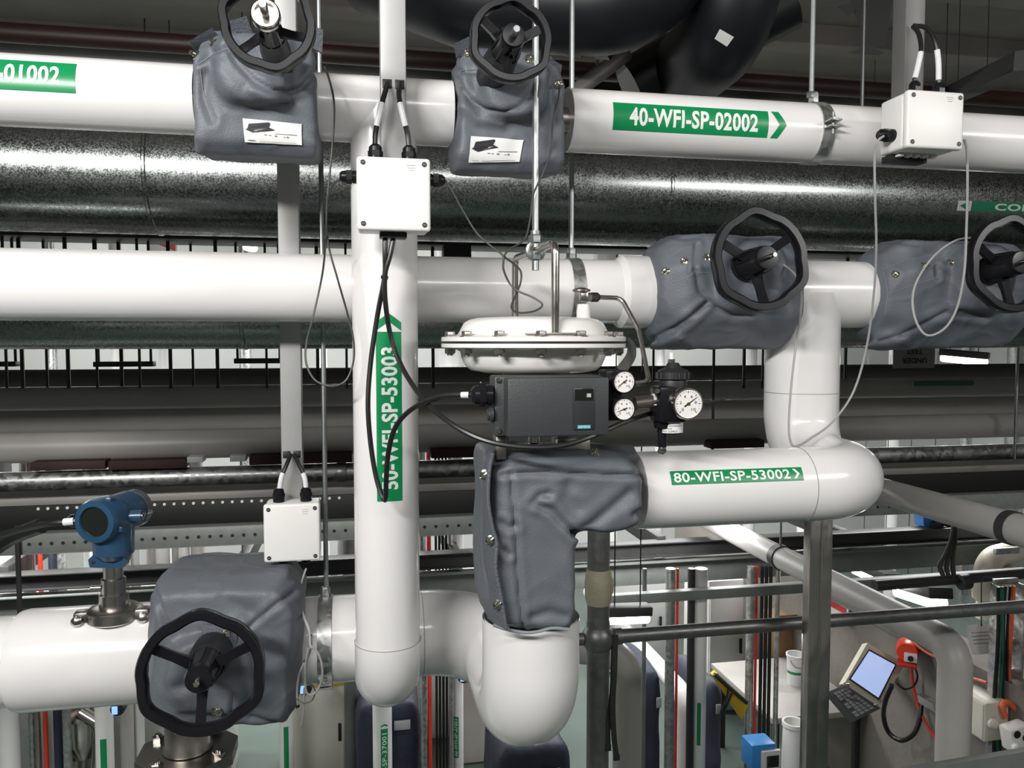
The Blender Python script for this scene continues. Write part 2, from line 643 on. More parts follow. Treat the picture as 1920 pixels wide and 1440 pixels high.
# labels
x0, t1 = hit_x(-205, 100, YT, ZT, RT)
x1, _ = hit_x(141, 145, YT, ZT, RT)
_, ta = hit_x(70, 116, YT, ZT, RT)
_, tb = hit_x(70, 171, YT, ZT, RT)
pipe_label(top, at, x0, x1, tb, ta, RT, '40-WFI-SP-01002', (0.03, 0.915, 0.22, 0.82))
x0, _ = hit_x(1150, 222, YT, ZT, RT)
x1, _ = hit_x(1441, 230, YT, ZT, RT)
_, ta = hit_x(1300, 201, YT, ZT, RT)
_, tb = hit_x(1300, 251, YT, ZT, RT)
c0, _ = hit_x(1447, 230, YT, ZT, RT)
c1, _ = hit_x(1475, 232, YT, ZT, RT)
pipe_label(top, at, x0, x1, tb, ta, RT, '40-WFI-SP-02002', (0.10, 0.93, 0.18, 0.84), chev=(c0, c1))

# --- vertical line 53003 dropping from the upper line
YV = YT
XV = P(724, 800, YV).x
RV = 60.5 * mpp(724, 800, YV)
YB = 1.80
RB = 79 * mpp(640, 1196, YB)
ZB = P(660, 1195, YB).z
ZV0 = P(724, 1352, YV).z + RV
drop = thing('insulated_pipe', 'white clad pipe hanging vertically, green label 50-WFI-SP-53003, rounded elbow at its foot', 'pipe', (XV, YV, ZV0 - RV))
zj = hit_z(724, 1222, XV, YV, RV)[0]
MB().tube([(XV, YV, zj), (XV, YV, ZT)], RV, 56).build('cladding', WHITE, drop)
MB().tube(rounded([(XV, YV, zj), (XV, YV, ZV0), (XV, YB, ZV0)], 0.11, 14), RV * 1.03, 56).build('elbow', WHITE, drop)
ring((XV, YV, zj), (0, 0, 1), RV * 1.028).build('joint', JOINT, drop)
atv = atZ(XV, YV)
za = hit_z(729, 940, XV, YV, RV)[0]
zb = hit_z(729, 622, XV, YV, RV)[0]
_, tr = hit_z(753, 780, XV, YV, RV)
_, tl = hit_z(706, 780, XV, YV, RV)
c0 = hit_z(729, 620, XV, YV, RV)[0]
c1 = hit_z(729, 587, XV, YV, RV)[0]
pipe_label(drop, atv, za, zb, tr, tl, RV, '50-WFI-SP-53003', (0.07, 0.91, 0.17, 0.80), chev=(c0, c1))

# --- middle line
YM = 1.70
ZM = P(640, 541, YM).z
RM = 63 * mpp(640, 541, YM)
RML = RM * 1.15
mid = thing('insulated_pipe', 'middle white clad pipe crossing behind the vertical pipe, with a tee drop at right', 'pipe', (0, YM, ZM))
xs = [P(-260, 530, YM).x, P(1152, 552, YM).x, P(1252, 555, YM).x]
MB().tube([(xs[0], YM, ZM), (xs[1], YM, ZM)], RM, 56).build('cladding', WHITE, mid)
MB().tube([(xs[1], YM, ZM), (xs[1] + 0.012, YM, ZM), (xs[2], YM, ZM)], [RM, RML, RML], 56).build('cladding', WHITE, mid)
xt0, xt1 = P(1420, 556, YM).x, P(1668, 558, YM).x
MB().tube([(xt0, YM, ZM), (xt1, YM, ZM)], RML * 0.97, 56).build('cladding', WHITE, mid)
xr0, xr1 = P(1845, 560, YM).x, P(2300, 570, YM).x
MB().tube([(xr0, YM, ZM), (xr1, YM, ZM)], RM * 1.02, 56).build('cladding', WHITE, mid)
MB().cyl((xs[0], YM, ZM), (xr1, YM, ZM), RM * 0.4, n=24).build('carrier_pipe', INOX_D, mid)
# tee drop: down from the middle line, forward, then left along the 53002 line into the control valve
YA = 1.40                      # plane of the control valve
XTEE = P(1503, 690, YM).x
RD = 67 * mpp(1503, 690, YM)
ZR = P(1330, 914, YA).z
RR = 71 * mpp(1330, 914, YA)
low = thing('insulated_pipe', 'white clad pipe looping from the tee to the control valve, green label 80-WFI-SP-53002', 'pipe', (XTEE, YA, ZR - RR))
zc = P(1500, 735, YM).z
MB().tube([(XTEE, YM, ZM), (XTEE, YM, zc)], RD, 56).build('cladding', WHITE, low)
XE = P(1622, 908, YA).x
xj = hit_x(1535, 910, YA, ZR, RR)[0]
MB().tube(rounded([(XTEE, YM, zc), (XTEE, YM, ZR), (XE, YA, ZR), (xj, YA, ZR)], [0.115, 0.125], 14),
          [RD + (RR - RD) * min(1, max(0, (i - 2) / 14)) for i in range(40)], 56).build('elbow', WHITE, low)
XRL = P(1190, 920, YA).x
MB().tube([(xj, YA, ZR), (XRL, YA, ZR)], RR * 0.995, 56).build('cladding', WHITE, low)
ring((xj, YA, ZR), (1, 0, 0), RR).build('joint', JOINT, low)
ring((XTEE, YM, zc), (0, 0, 1), RD).build('joint', JOINT, low)
x0, _ = hit_x(1258, 898, YA, ZR, RR)
x1, _ = hit_x(1505, 889, YA, ZR, RR)
_, ta = hit_x(1380, 880, YA, ZR, RR)
_, tb = hit_x(1380, 905, YA, ZR, RR)
atr = atX(YA, ZR)
lb = pipe_label(low, atr, x0, x1, tb, ta, RR, '80-WFI-SP-53002', (0.02, 0.90, 0.14, 0.86), off=0.02)
w = (x1 - x0)
for s in (0, 1):
    rows = []
    for k in range(5):
        f = k / 4
        tt = tb + (ta - tb) * (0.5 + (0.36 * f if s else -0.36 * f))
        rows.append([atr(x0 + w * (0.975 - 0.03 * f + q), tt, RR + 0.0014) for q in (-0.022, 0)])
    MB().grid(rows).build('arrow', LETTER, lb)

# --- bottom line and the U bend below the control valve
XA = P(995, 1280, YA).x
RA = 90.5 * mpp(995, 1280, YA)
ZU = P(995, 1436, YA).z + RA
bot = thing('insulated_pipe', 'bottom white clad pipe with a wide swelling sleeve at left, running to a swept bend', 'pipe', (0, YB, ZB - RB))
xb = [P(p, 1225, YB).x for p in (-260, 38, 300, 545)]
MB().tube([(xb[0], YB, ZB), (xb[1], YB, ZB)], RB * 0.97, 56).build('cladding', WHITE, bot)
MB().tube([(xb[1] - 0.004, YB, ZB), (xb[1], YB, ZB), (xb[1] + 0.015, YB, ZB), (xb[2], YB, ZB)], [RB * 0.97, RB * 1.06, RB * 1.1, RB * 1.1], 56).build('sleeve', WHITE, bot)
xel = P(790, 1190, YB).x
MB().tube([(xb[3], YB, ZB), (xel, YB, ZB)], RB, 56).build('cladding', WHITE, bot)
MB().cyl((xb[2] - 0.05, YB, ZB), (xb[3] + 0.05, YB, ZB), RB * 0.4, n=24).build('carrier_pipe', INOX_D, bot)
ub = thing('insulated_pipe', 'big white clad bend with open top, rounded foot, under the grey angled cover', 'pipe', (XA, YA, ZU - RA))
zt = P(995, 1172, YA - 0.05).z
path = rounded([(XA, YA, zt), (XA, YA, ZU), (XA, YB, ZB), (xel, YB, ZB)], [0.098, 0.17], 16)
nP = len(path)
MB().tube(path, [RA + (RB - RA) * min(1, max(0, (i - 17) / 8)) for i in range(nP)], 56, caps=False).build('elbow', WHITE, ub)
MB().tube([(XA, YA, zt), (XA, YA, zt - 0.06)], RA * 0.965, 56, caps=False).build('elbow_lining', WHITE, ub, fix=False)
MB().cyl((XA, YA, zt - 0.06), (XA, YA, zt + 0.1), RA * 0.45, n=24).build('carrier_pipe', INOX_D, ub)
ring((xel, YB, ZB), (1, 0, 0), RB).build('joint', JOINT, ub)


# ================================================================== LAGGED AND GALVANISED LINES BEHIND
def xrun(name, label, cat, Y, pxr, py0, py1, m, px0=-900, px1=2700, n=40, group=None, seams=(), seam_w=0.006, sm=None):
    """pipe along X, its edges at py0..py1 seen at column pxr"""
    za, zb = P(pxr, py0, Y).z, P(pxr, py1, Y).z
    r, Z = (za - zb) / 2 * 0.995, (za + zb) / 2
    xa, xb_ = P(px0, 640, Y).x, P(px1, 640, Y).x
    if not seams:
        return MB().tube([(xa, Y, Z), (xb_, Y, Z)], r, n).build(name, m, None, label, cat, group), Z, r
    t = thing(name, label, cat, ((xa + xb_) / 2, Y, Z - r), group)
    cuts = [xa] + [P(s, (py0 + py1) / 2, Y - r).x for s in seams] + [xb_]
    for a, b in zip(cuts, cuts[1:]):
        MB().tube([(a, Y, Z), (b, Y, Z)], r, n).build('sheet', m, t)
    for a in cuts[1:-1]:
        MB().tube([(a - seam_w, Y, Z), (a - seam_w * 0.5, Y, Z), (a + seam_w * 0.5, Y, Z), (a + seam_w, Y, Z)], [r, r + 0.003, r + 0.003, r], n).build('seam', sm or m, t)
    return t, Z, r


duct, ZD, RDU = xrun('clad_duct', 'large galvanised clad duct running behind the upper and middle pipes', 'duct', 2.55, 200, 212, 438, GALV, seams=(-300, 268, 1262, 2200), n=64)
atd = atX(2.55, ZD)
x0, _ = hit_x(1822, 386, 2.55, ZD, RDU)
x1, _ = hit_x(2140, 390, 2.55, ZD, RDU)
_, ta = hit_x(1880, 379, 2.55, ZD, RDU)
_, tb = hit_x(1880, 398, 2.55, ZD, RDU)
GREEN_D = mat('dark_green_label', (0.004, 0.12, 0.06), 0.4, var=0.05, scale=10)
pipe_label(duct, atd, x0, x1, tb, ta, RDU, 'CONDENSATE', (0.13, 0.80, 0.15, 0.85), bg=GREEN_D, fg=mat('grey_lettering', (0.42, 0.46, 0.42), 0.5, var=0.02, scale=20))
xx0, _ = hit_x(1795, 386, 2.55, ZD, RDU)
pl = MB().grid([[atd(xx0 + (x0 - xx0) * i, tb + (ta - tb) * k / 6, RDU + 0.001) for i in (0, 0.97)] for k in range(7)]).build('label', mat('grey_label', (0.40, 0.41, 0.40), 0.5, var=0.05, scale=20), duct)
MB().add([atd(xx0 + (x0 - xx0) * u, tb + (ta - tb) * v, RDU + 0.0016) for u, v in ((0.15, 0.5), (0.75, 0.95), (0.75, 0.05))], [(0, 1, 2)]).build('arrow', GREEN_D, pl)
xrun('clad_pipe', 'thinner galvanised clad pipe half hidden behind the middle white pipe', 'pipe', 2.45, 200, 498, 655, GALV, seams=(-200, 450, 1330), n=56)

# stack of dim pipes behind, below eye level
SHADE_GREYED = mat('shade_greyed_lagging', (0.40, 0.385, 0.365), 0.42, var=0.08, scale=5.0)  # white lagging greyed to stand for shade; also used on pale grey uprights
lag = 'lagged pipes stacked below eye level'
xrun('lagged_pipe', 'topmost shade greyed white lagged pipe of the stack behind, below the bright slot', 'pipe', 3.2, 200, 724, 768, SHADE_GREYED, group=lag, seams=(-250, 905, 1980), seam_w=0.004)
xrun('lagged_pipe', 'second shade greyed white lagged pipe down in the stack behind', 'pipe', 3.35, 200, 762, 812, SHADE_GREYED, group=lag)
t_, Z_, r_ = xrun('lagged_pipe', 'third and thickest shade greyed white lagged pipe of the stack behind', 'pipe', 3.05, 200, 808, 864, SHADE_GREYED, group=lag, seams=(-350, 1240, 2300), seam_w=0.004)
xrun('bare_pipe', 'shiny galvanised bare pipe under the stacked lagged pipes', 'pipe', 3.0, 200, 880, 916, GALV2, seams=(-300, 640, 1360, 2100), seam_w=0.02, n=32)
xrun('lagged_pipe', 'lowest pale lagged pipe of the stack, just above the black cable tray', 'pipe', 3.12, 200, 914, 950, SHADE_GREYED, group=lag)
xrun('lagged_pipe', 'thin dark lagged pipe at the very back of the stack', 'pipe', 3.6, 200, 692, 732, mat('dark_lagging', (0.10, 0.095, 0.09), 0.6, var=0.1, scale=6), group=lag)
# green and white line marker on the top lagged pipe at right
zz = P(1760, 717, 3.2).z
for (pa, pb, m_, nm) in ((1712, 1822, GREEN_D, 'line_marker'),):
    a, b = P(pa, 717, 3.15).x, P(pb, 717, 3.15).x
    rr = 0.05
    lm = thing('line_marker', 'small dark green line marker on the topmost dim lagged pipe, far right', 'label', ((a + b) / 2, 3.14, zz))
    MB().box(((a + b) / 2, 3.14, zz), (b - a, 0.004, 0.022)).build('plate', m_, lm)
    MB().box(((a + b) / 2, 3.137, zz), ((b - a) * 0.8, 0.002, 0.005)).build('print_line', mat('faint_green_print', (0.05, 0.16, 0.09), 0.5, var=0.3, scale=120), lm)
# packing blocks and clips between the stack and the bare pipe
for k, (pa, pb, pya, pyb, m_, nm, lb_) in enumerate((
        (60, 200, 866, 878, WOOD, 'packing_block', 'long brown packing strip, left end of the slot above the bare pipe'),
        (205, 350, 864, 876, WOOD, 'packing_block', 'brown packing strip above the bare pipe, left of the two white clips'),
        (352, 382, 856, 866, SLEEVE, 'pipe_clip', 'small white clip above the bare pipe, left of the pair'),
        (432, 462, 853, 864, SLEEVE, 'pipe_clip', 'small white clip above the bare pipe, right of the pair'),
        (468, 660, 853, 866, WOOD, 'packing_block', 'brown packing strip above the bare pipe, beside the grey post'),
        (808, 905, 842, 856, WOOD, 'packing_block', 'brown packing strip between the vertical pipe and the grey cover'),
        (1330, 1430, 826, 838, WOOD, 'packing_block', 'brown packing strip right of the pressure regulator'))):
    a, b = P(pa, pya, 2.97), P(pb, pyb, 2.97)
    MB().box(((a.x + b.x) / 2, 2.99, (a.z + b.z) / 2), (b.x - a.x, 0.07, abs(a.z - b.z)), 0.002).build(nm, m_, None, lb_, 'block' if 'block' in nm else 'clip')


# ================================================================== STEELWORK AND TRAYS BEHIND
def xbar(Y, pxr, py0, py1, px0, px1, depth=0.05, bev=0.003):
    za, zb = P(pxr, py0, Y).z, P(pxr, py1, Y).z
    xa, xb_ = P(px0, (py0 + py1) / 2, Y).x, P(px1, (py0 + py1) / 2, Y).x
    return MB().box(((xa + xb_) / 2, Y + depth / 2, (za + zb) / 2), (xb_ - xa, depth, za - zb), bev), za, zb, xa, xb_


TRAYB = mat('black_cable_tray', (0.008, 0.008, 0.008), 0.6, var=0.2, scale=10)
tr_ = thing('cable_tray', 'black cable tray with a row of punched holes, below the pale lagged pipe', 'cable tray', P(300, 985, 2.85))
m_, za, zb, xa, xb_ = xbar(2.85, 300, 940, 988, -800, 2700, 0.012)
m_.build('side', TRAYB, tr_)
MB().box(((xa + xb_) / 2, 3.02, zb + 0.005), (xb_ - xa, 0.32, 0.006)).build('bed', TRAYB, tr_)
for k in range(36):
    px = 72 + k * 18.2
    if 640 < px < 790:
        continue
    c = P(px, 945, 2.85)
    c.z = za - 0.010
    MB().cyl((c.x, 2.849, c.z), (c.x, 2.846, c.z), 0.0052, n=8).build('hole_light_dot', SLEEVE, tr_)  # white dots painted as light showing through the punched holes
for k in range(6):    # cables lying in the tray
    z_ = zb + 0.02 + 0.012 * (k % 2)
    MB().tube([(xa, 2.9 + 0.04 * k, z_ + 0.012), (xb_, 2.9 + 0.04 * k, z_)], 0.011, 8).build('cable', CABLE, tr_)

ch = thing('perforated_channel', 'galvanised channel with round punched holes crossing behind, below the black tray', 'channel', P(300, 1022, 2.7))
m_, za, zb, xa, xb_ = xbar(2.7, 300, 992, 1028, -800, 2700, 0.004)
DULLG = mat('dull_galvanised', (0.24, 0.255, 0.24), 0.5, 0.3, var=0.15, scale=30)
m_.build('web', DULLG, ch)
MB().box(((xa + xb_) / 2, 2.72, za), (xb_ - xa, 0.04, 0.003)).build('flange', DULLG, ch)
MB().box(((xa + xb_) / 2, 2.72, zb), (xb_ - xa, 0.04, 0.003)).build('flange', DULLG, ch)
for k in range(84):
    px = 12 + k * 21.2
    c = P(px, 1010, 2.7)
    cx, cz = c.x, (za + zb) / 2
    MB().lathe((cx, 2.7, cz), (0, -1, 0), [(0, 0.0006), (0.0058, 0.0006)], 8).build('hole', BLACK_D, ch)


def ibeam(name, label, Y, pxr, py0, py1, px0, px1, m, w=0.1):
    za, zb = P(pxr, py0, Y).z, P(pxr, py1, Y).z
    xa, xb_ = P(px0, (py0 + py1) / 2, Y).x, P(px1, (py0 + py1) / 2, Y).x
    t = thing(name, label, 'beam', ((xa + xb_) / 2, Y + w / 2, zb))
    cx, L = (xa + xb_) / 2, xb_ - xa
    MB().box((cx, Y + w / 2, za - 0.004), (L, w, 0.008), 0.001).build('flange', m, t)
    MB().box((cx, Y + w / 2, zb + 0.004), (L, w, 0.008), 0.001).build('flange', m, t)
    MB().box((cx, Y + w * 0.35, (za + zb) / 2), (L, 0.008, za - zb - 0.012)).build('web', m, t)
    return t


ibeam('steel_beam', 'dark steel beam crossing low behind the blue transmitter', 4.6, 300, 1066, 1096, -800, 2700, STEELD)
gb = thing('steel_beam', 'grey green flat steel beam crossing low behind the pipes, under the dark beam', 'beam', P(300, 1130, 4.62))
m_, za, zb, xa, xb_ = xbar(4.62, 300, 1104, 1152, -800, 2700, 0.06, 0.004)
m_.build('web', STEELG, gb)
MB().box(((xa + xb_) / 2, 4.63, za), (xb_ - xa, 0.09, 0.008), 0.001).build('flange', STEELG, gb)
# second, farther rail and low beam at right
m_, *_ = xbar(3.84, 1300, 1108, 1126, 1120, 2700, 0.05)
m_.build('guard_rail', STEELG, None, 'flat grey green guard rail farther back, right of the tape wrapped post', 'rail')
# cross members running away from us under the trays
for k, (px, py, lb_) in enumerate(((5, 1080, 'dark cross beam running back under the tray at far left'), (455, 1060, 'dark cross beam running back behind the small junction box'),
                                   (855, 1050, 'dark cross beam running back right of the vertical pipe'), (1240, 1020, 'dark cross beam running back under the labelled pipe'),
                                   (1590, 1010, 'dark cross beam running back right of the stainless post'), (1880, 985, 'dark cross beam running back at far right'))):
    a = P(px, py, 4.7)
    MB().box((a.x, 5.45, a.z), (0.06, 1.5, 0.10), 0.004).build('cross_beam', STEELD, None, lb_, 'beam')


# ================================================================== POSTS, RODS, CLAMPS
def strut(label, px, py_top, py_bot, Y, w=0.045, d=0.042, holes=(), m=STRUT):
    a = P(px, py_bot, Y)
    b = P(px, py_top, Y) if py_top is not None else Vector((a.x, Y, 5.4))
    t = thing('strut_post', label, 'post', (a.x, Y + d / 2, a.z))
    h = b.z - a.z
    MB().box((a.x, Y + d / 2, a.z + h / 2), (w, d, h), 0.004).build('tube', m, t)
    for hp in holes:
        z = P(px, hp, Y).z
        for s in (-1, 1):
            MB().box((a.x + s * w * 0.24, Y, z), (w * 0.36, 0.003, 0.016), 0.001).build('cable_slot', BLACK_D, t)
    return t


strut('pale grey square post dropping from above behind the big junction box', 739, None, 330, 1.435, holes=(158,))
strut('tall grey square post standing behind the middle pipe, above the small junction box', 550, None, 1045, 1.80, holes=(852,))
strut('grey square post behind the right hand junction box, darkened for shade', 1712, None, 240, 1.44, holes=(), m=mat('shaded_strut_paint', (0.15, 0.15, 0.145), 0.5, 0.3, var=0.08, scale=12))  # darker copy of the strut paint, shade put into its colour


def rod(label, px, py_top, py_bot, Y, r, m=ROD, name='threaded_rod', nut=None):
    a = P(px, py_bot, Y)
    zt_ = 5.4 if py_top is None else P(px, py_top, Y).z
    t = thing(name, label, 'rod', a)
    MB().cyl(a, (a.x, a.y, zt_), r, n=10).build('shank', m, t)
    for z in nut or ():
        zz = P(px, z, Y).z
        MB().hexn((a.x, a.y, zz), (0, 0, 1), r * 2.0, r * 2.2).build('nut', m, t)
    return t


rod('thin hanger rod reaching from the ceiling down to the bottom pipe clamp', 612, None, 1122, YB, 0.0055, nut=(1122,))
rod('bright thick threaded rod hanging over the diaphragm actuator', 1004, None, 507, YA - 0.02, 0.0062, nut=(455, 487))
rod('hanger rod dropping to the clamp on the middle pipe', 1071, None, 490, YM, 0.0058, nut=(486,))
rod('hanger rod above the clamp on the upper pipe', 1521, None, 186, YT, 0.0055, nut=(184,))
for px, Y, py, lb_ in ((1336, 3.07, 850, 'thin dark rod beside the pressure regulator, behind'), (1616, 2.4, 210, 'thin hanger rod between the upper clamp and the right junction box'),
                       (1120, 2.9, 140, 'thin hanger rod right of the second handwheel, in shade'), (456, 4.63, 1100, 'thin rod standing left of the small junction box'),
                       (1902, 2.9, 860, 'thin dark rod at the far right behind the last valve')):
    a = P(px, py, Y)
    top_ = 5.4 if px not in (456, 1336) else P(px, 840 if px == 456 else 440, Y).z
    MB().cyl(a, (a.x, a.y, top_), 0.006, n=8).build('hanger_rod', ROD if px != 1336 else STEELD, None, lb_, 'rod')
a = P(38, 1170, 2.69)
MB().cyl(a, (a.x, a.y, P(38, 985, 2.69).z), 0.008, n=8).build('hanger_rod', STEELD, None, 'dark rod left of the blue transmitter, in front of the channel', 'rod')


def clamp(label, X, Yc, Zc, r, w=0.032, lug_a=None, m=GALV2):
    t = thing('pipe_clamp', label, 'clamp', (X, Yc, Zc - r))
    MB().tube([(X - w / 2, Yc, Zc), (X + w / 2, Yc, Zc)], r + 0.003, 48).build('band', m, t)
    MB().hexn((X, Yc, Zc + r + 0.002), (0, 0, 1), 0.011, 0.022).build('boss', m, t)
    for s in ((lug_a,) if lug_a is not None else ()):
        d = Vector((0, -math.cos(s), math.sin(s)))
        c = Vector((X, Yc, Zc)) + d * (r + 0.012)
        tn = Vector((0, math.sin(s), math.cos(s)))
        for q in (-1, 1):
            R = Matrix((Vector((1, 0, 0)), d, tn)).transposed()
            MB().box(c + tn * 0.006 * q, (w, 0.026, 0.003), 0.0008, R).build('lug', m, t)
        MB().cyl(c - tn * 0.02, c + tn * 0.024, 0.003, n=8).build('bolt', ROD, t)
        MB().hexn(c + tn * 0.008, tn, 0.0065, 0.006).build('nut', ROD, t)
    return t


clamp('galvanised band clamp on the upper pipe under its hanger rod', P(1525, 190, YT).x, YT, ZT, RT, 0.026, 0.02)
clamp('galvanised band clamp on the middle pipe beside the actuator', P(1072, 490, YM).x, YM, ZM, RM, 0.026)
clamp('wide galvanised band clamp on the bottom pipe at the foot of the rod', P(611, 1195, YB).x, YB, ZB, RB, 0.030, -0.62)


# ================================================================== FABRIC COVERS
def bag_mesh(pieces, voxel=0.0042, smooth=5, amp=0.004, freq=14.0, seams=(), folds=(), seed=0.0):
    me = bpy.data.meshes.new('pieces')
    me.from_pydata(pieces.v, [], pieces.f)
    o = bpy.data.objects.new('pieces', me)
    COL.objects.link(o)
    md = o.modifiers.new('r', 'REMESH')
    md.mode = 'VOXEL'
    md.voxel_size = voxel
    bpy.context.view_layer.update()
    dg = bpy.context.evaluated_depsgraph_get()
    out = bpy.data.meshes.new_from_object(o.evaluated_get(dg))
    bpy.data.objects.remove(o)
    n = len(out.vertices)
    co = np.empty(n * 3)
    out.vertices.foreach_get('co', co)
    co = co.reshape(n, 3)
    ed = np.empty(len(out.edges) * 2, dtype=np.int64)
    out.edges.foreach_get('vertices', ed)
    ed = ed.reshape(-1, 2)
    deg = np.bincount(ed.ravel(), minlength=n).astype(float)[:, None]

    def relax(c, k, w=0.6):
        for _ in range(k):
            s = np.zeros_like(c)
            np.add.at(s, ed[:, 0], c[ed[:, 1]])
            np.add.at(s, ed[:, 1], c[ed[:, 0]])
            c = c * (1 - w) + s / deg * w
        return c

    co = relax(co, smooth * 3)

    def normals(c):
        out.vertices.foreach_set('co', c.ravel())
        out.update()
        nn = np.empty(n * 3)
        out.vertex_normals.foreach_get('vector', nn)
        return nn.reshape(n, 3)

    nr = normals(co)
    d = np.zeros(n)
    for i in range(n):
        p = Vector(co[i])
        q = p * freq + Vector((seed, seed * 1.7, -seed))
        d[i] = noise.noise(q) * amp + noise.noise(q * 2.3) * amp * 0.25
        s = 1 - abs(noise.noise(q * 1.35 + Vector((9, 3, 1))))
        d[i] += (s ** 8) * amp * 0.35
    # stitched seams and pulled folds, laid out as lines over the front of the cover
    w = co - np.array(CAM)
    z = w @ np.array(FWD)
    px = 960 + F * (w @ np.array(RIGHT)) / z
    py = 720 - F * (w @ np.array(UP)) / z
    facing = (nr * w).sum(1) < 0

    def dist(line):
        best = np.full(n, 1e9)
        for (ax, ay), (bx, by) in zip(line, line[1:]):
            vx, vy = bx - ax, by - ay
            t = np.clip(((px - ax) * vx + (py - ay) * vy) / (vx * vx + vy * vy), 0, 1)
            best = np.minimum(best, np.hypot(px - ax - t * vx, py - ay - t * vy))
        return best
    for line in seams:
        dd = dist(line)
        d -= np.where(facing, np.exp(-(dd / 3.4) ** 2) * 0.0062, 0)
        d += np.where(facing, np.exp(-((dd - 11) / 7.0) ** 2) * 0.0022, 0)
    for line, depth, wd in folds:
        dd = dist(line)
        d -= np.where(facing, np.exp(-(dd / wd) ** 2) * depth, 0)
        d += np.where(facing, np.exp(-((dd - wd * 2.2) / wd / 1.3) ** 2) * depth * 0.45, 0)
    co = co + nr * d[:, None]
    co = relax(co, 1, 0.35)
    m = MB()
    m.v = [tuple(c) for c in co]
    m.f = [tuple(p.vertices) for p in out.polygons]
    bpy.data.meshes.remove(out)
    return m


def studs(t, b, spots, r=0.0085, off=0.0):
    for px, py in spots:
        l, n = surf(b, px, py)
        l = l + n * off
        s = MB().lathe(l - n * 0.001, n, [(r, 0), (r, 0.0012), (r * 0.72, 0.0022), (r * 0.62, 0.0016), (r * 0.55, 0.0016), (r * 0.46, 0.0055), (r * 0.2, 0.0075), (0, 0.0078)], 16).build('stud', CHROME, t)
        u = n.orthogonal().normalized()
        MB().tube(rounded([l + n * 0.004 - u * r * 0.8, l + n * 0.009 - u * r * 0.3, l + n * 0.009 + u * r * 0.3, l + n * 0.004 + u * r * 0.8], 0.002, 3), r * 0.2, 6).build('lacing_wire', CHROME, s)


def on_surf(b, pts, off=0.001, n=5):
    out = []
    q = spline([Vector((p[0], p[1], 0)) for p in pts], n)
    for p in q:
        l, nn = surf(b, p.x, p.y)
        out.append(l + nn * off)
    return out


def stitches(t, b, pts, r=0.0006, n=5):
    MB().tube(on_surf(b, pts, 0.0006, n), r, 5).build('stitching', THREAD, t)


def tag_card(t, b, quad, ink):
    lab = decal(b, quad, 10, 6, 0.003).build('tag', PAPER, t)
    q = [Vector(c) for c in quad]

    def uv(u, v):
        return q[0] * (1 - u) * (1 - v) + q[1] * u * (1 - v) + q[2] * u * v + q[3] * (1 - u) * v

    def poly(pts, m, nm):
        vs = []
        for u, v in pts:
            p = uv(u, v)
            l, n = surf(b, p.x, p.y)
            vs.append(l + n * 0.0042)
        MB().add(vs, [tuple(range(len(vs)))]).build(nm, m, lab, smooth=0)
    poly(((0.03, 0.48), (0.07, 0.44), (0.10, 0.22), (0.45, 0.08), (0.47, 0.12), (0.44, 0.30), (0.55, 0.40), (0.30, 0.52), (0.16, 0.60)), INK, 'printed_picture')
    poly(((0.16, 0.50), (0.30, 0.42), (0.46, 0.36), (0.36, 0.47), (0.20, 0.55)), INK_G, 'printed_picture')
    for (u0, v0, u1, v1) in ((0.55, 0.555, 0.92, 0.585), (0.35, 0.63, 0.40, 0.66), (0.43, 0.64, 0.47, 0.67), (0.53, 0.64, 0.58, 0.70), (0.68, 0.68, 0.71, 0.71), (0.73, 0.66, 0.77, 0.72), (0.06, 0.90, 0.2, 0.915), (0.25, 0.92, 0.9, 0.935)):
        poly(((u0, v0), (u1, v0), (u1, v1), (u0, v1)), INK_G, 'print_line')


def box_pts(x0, x1, y0, y1, z0, z1, c=0.0):
    """eight corners, front ones pulled in by c"""
    return [(x, y, z) for x in (x0, x1) for y in (y0, y1) for z in (z0, z1)]


def cover(label, pieces, mat_=FABRIC, **kw):
    m = bag_mesh(pieces, **kw)
    a = np.array(m.v)
    t = thing('insulation_cover', label, 'cover', ((a[:, 0].min() + a[:, 0].max()) / 2, (a[:, 1].min() + a[:, 1].max()) / 2, a[:, 2].min()), 'grey quilted valve covers')
    s = m.build('shell', mat_, t, fix=False, smooth=70)
    return t, s, bvh_of(s)


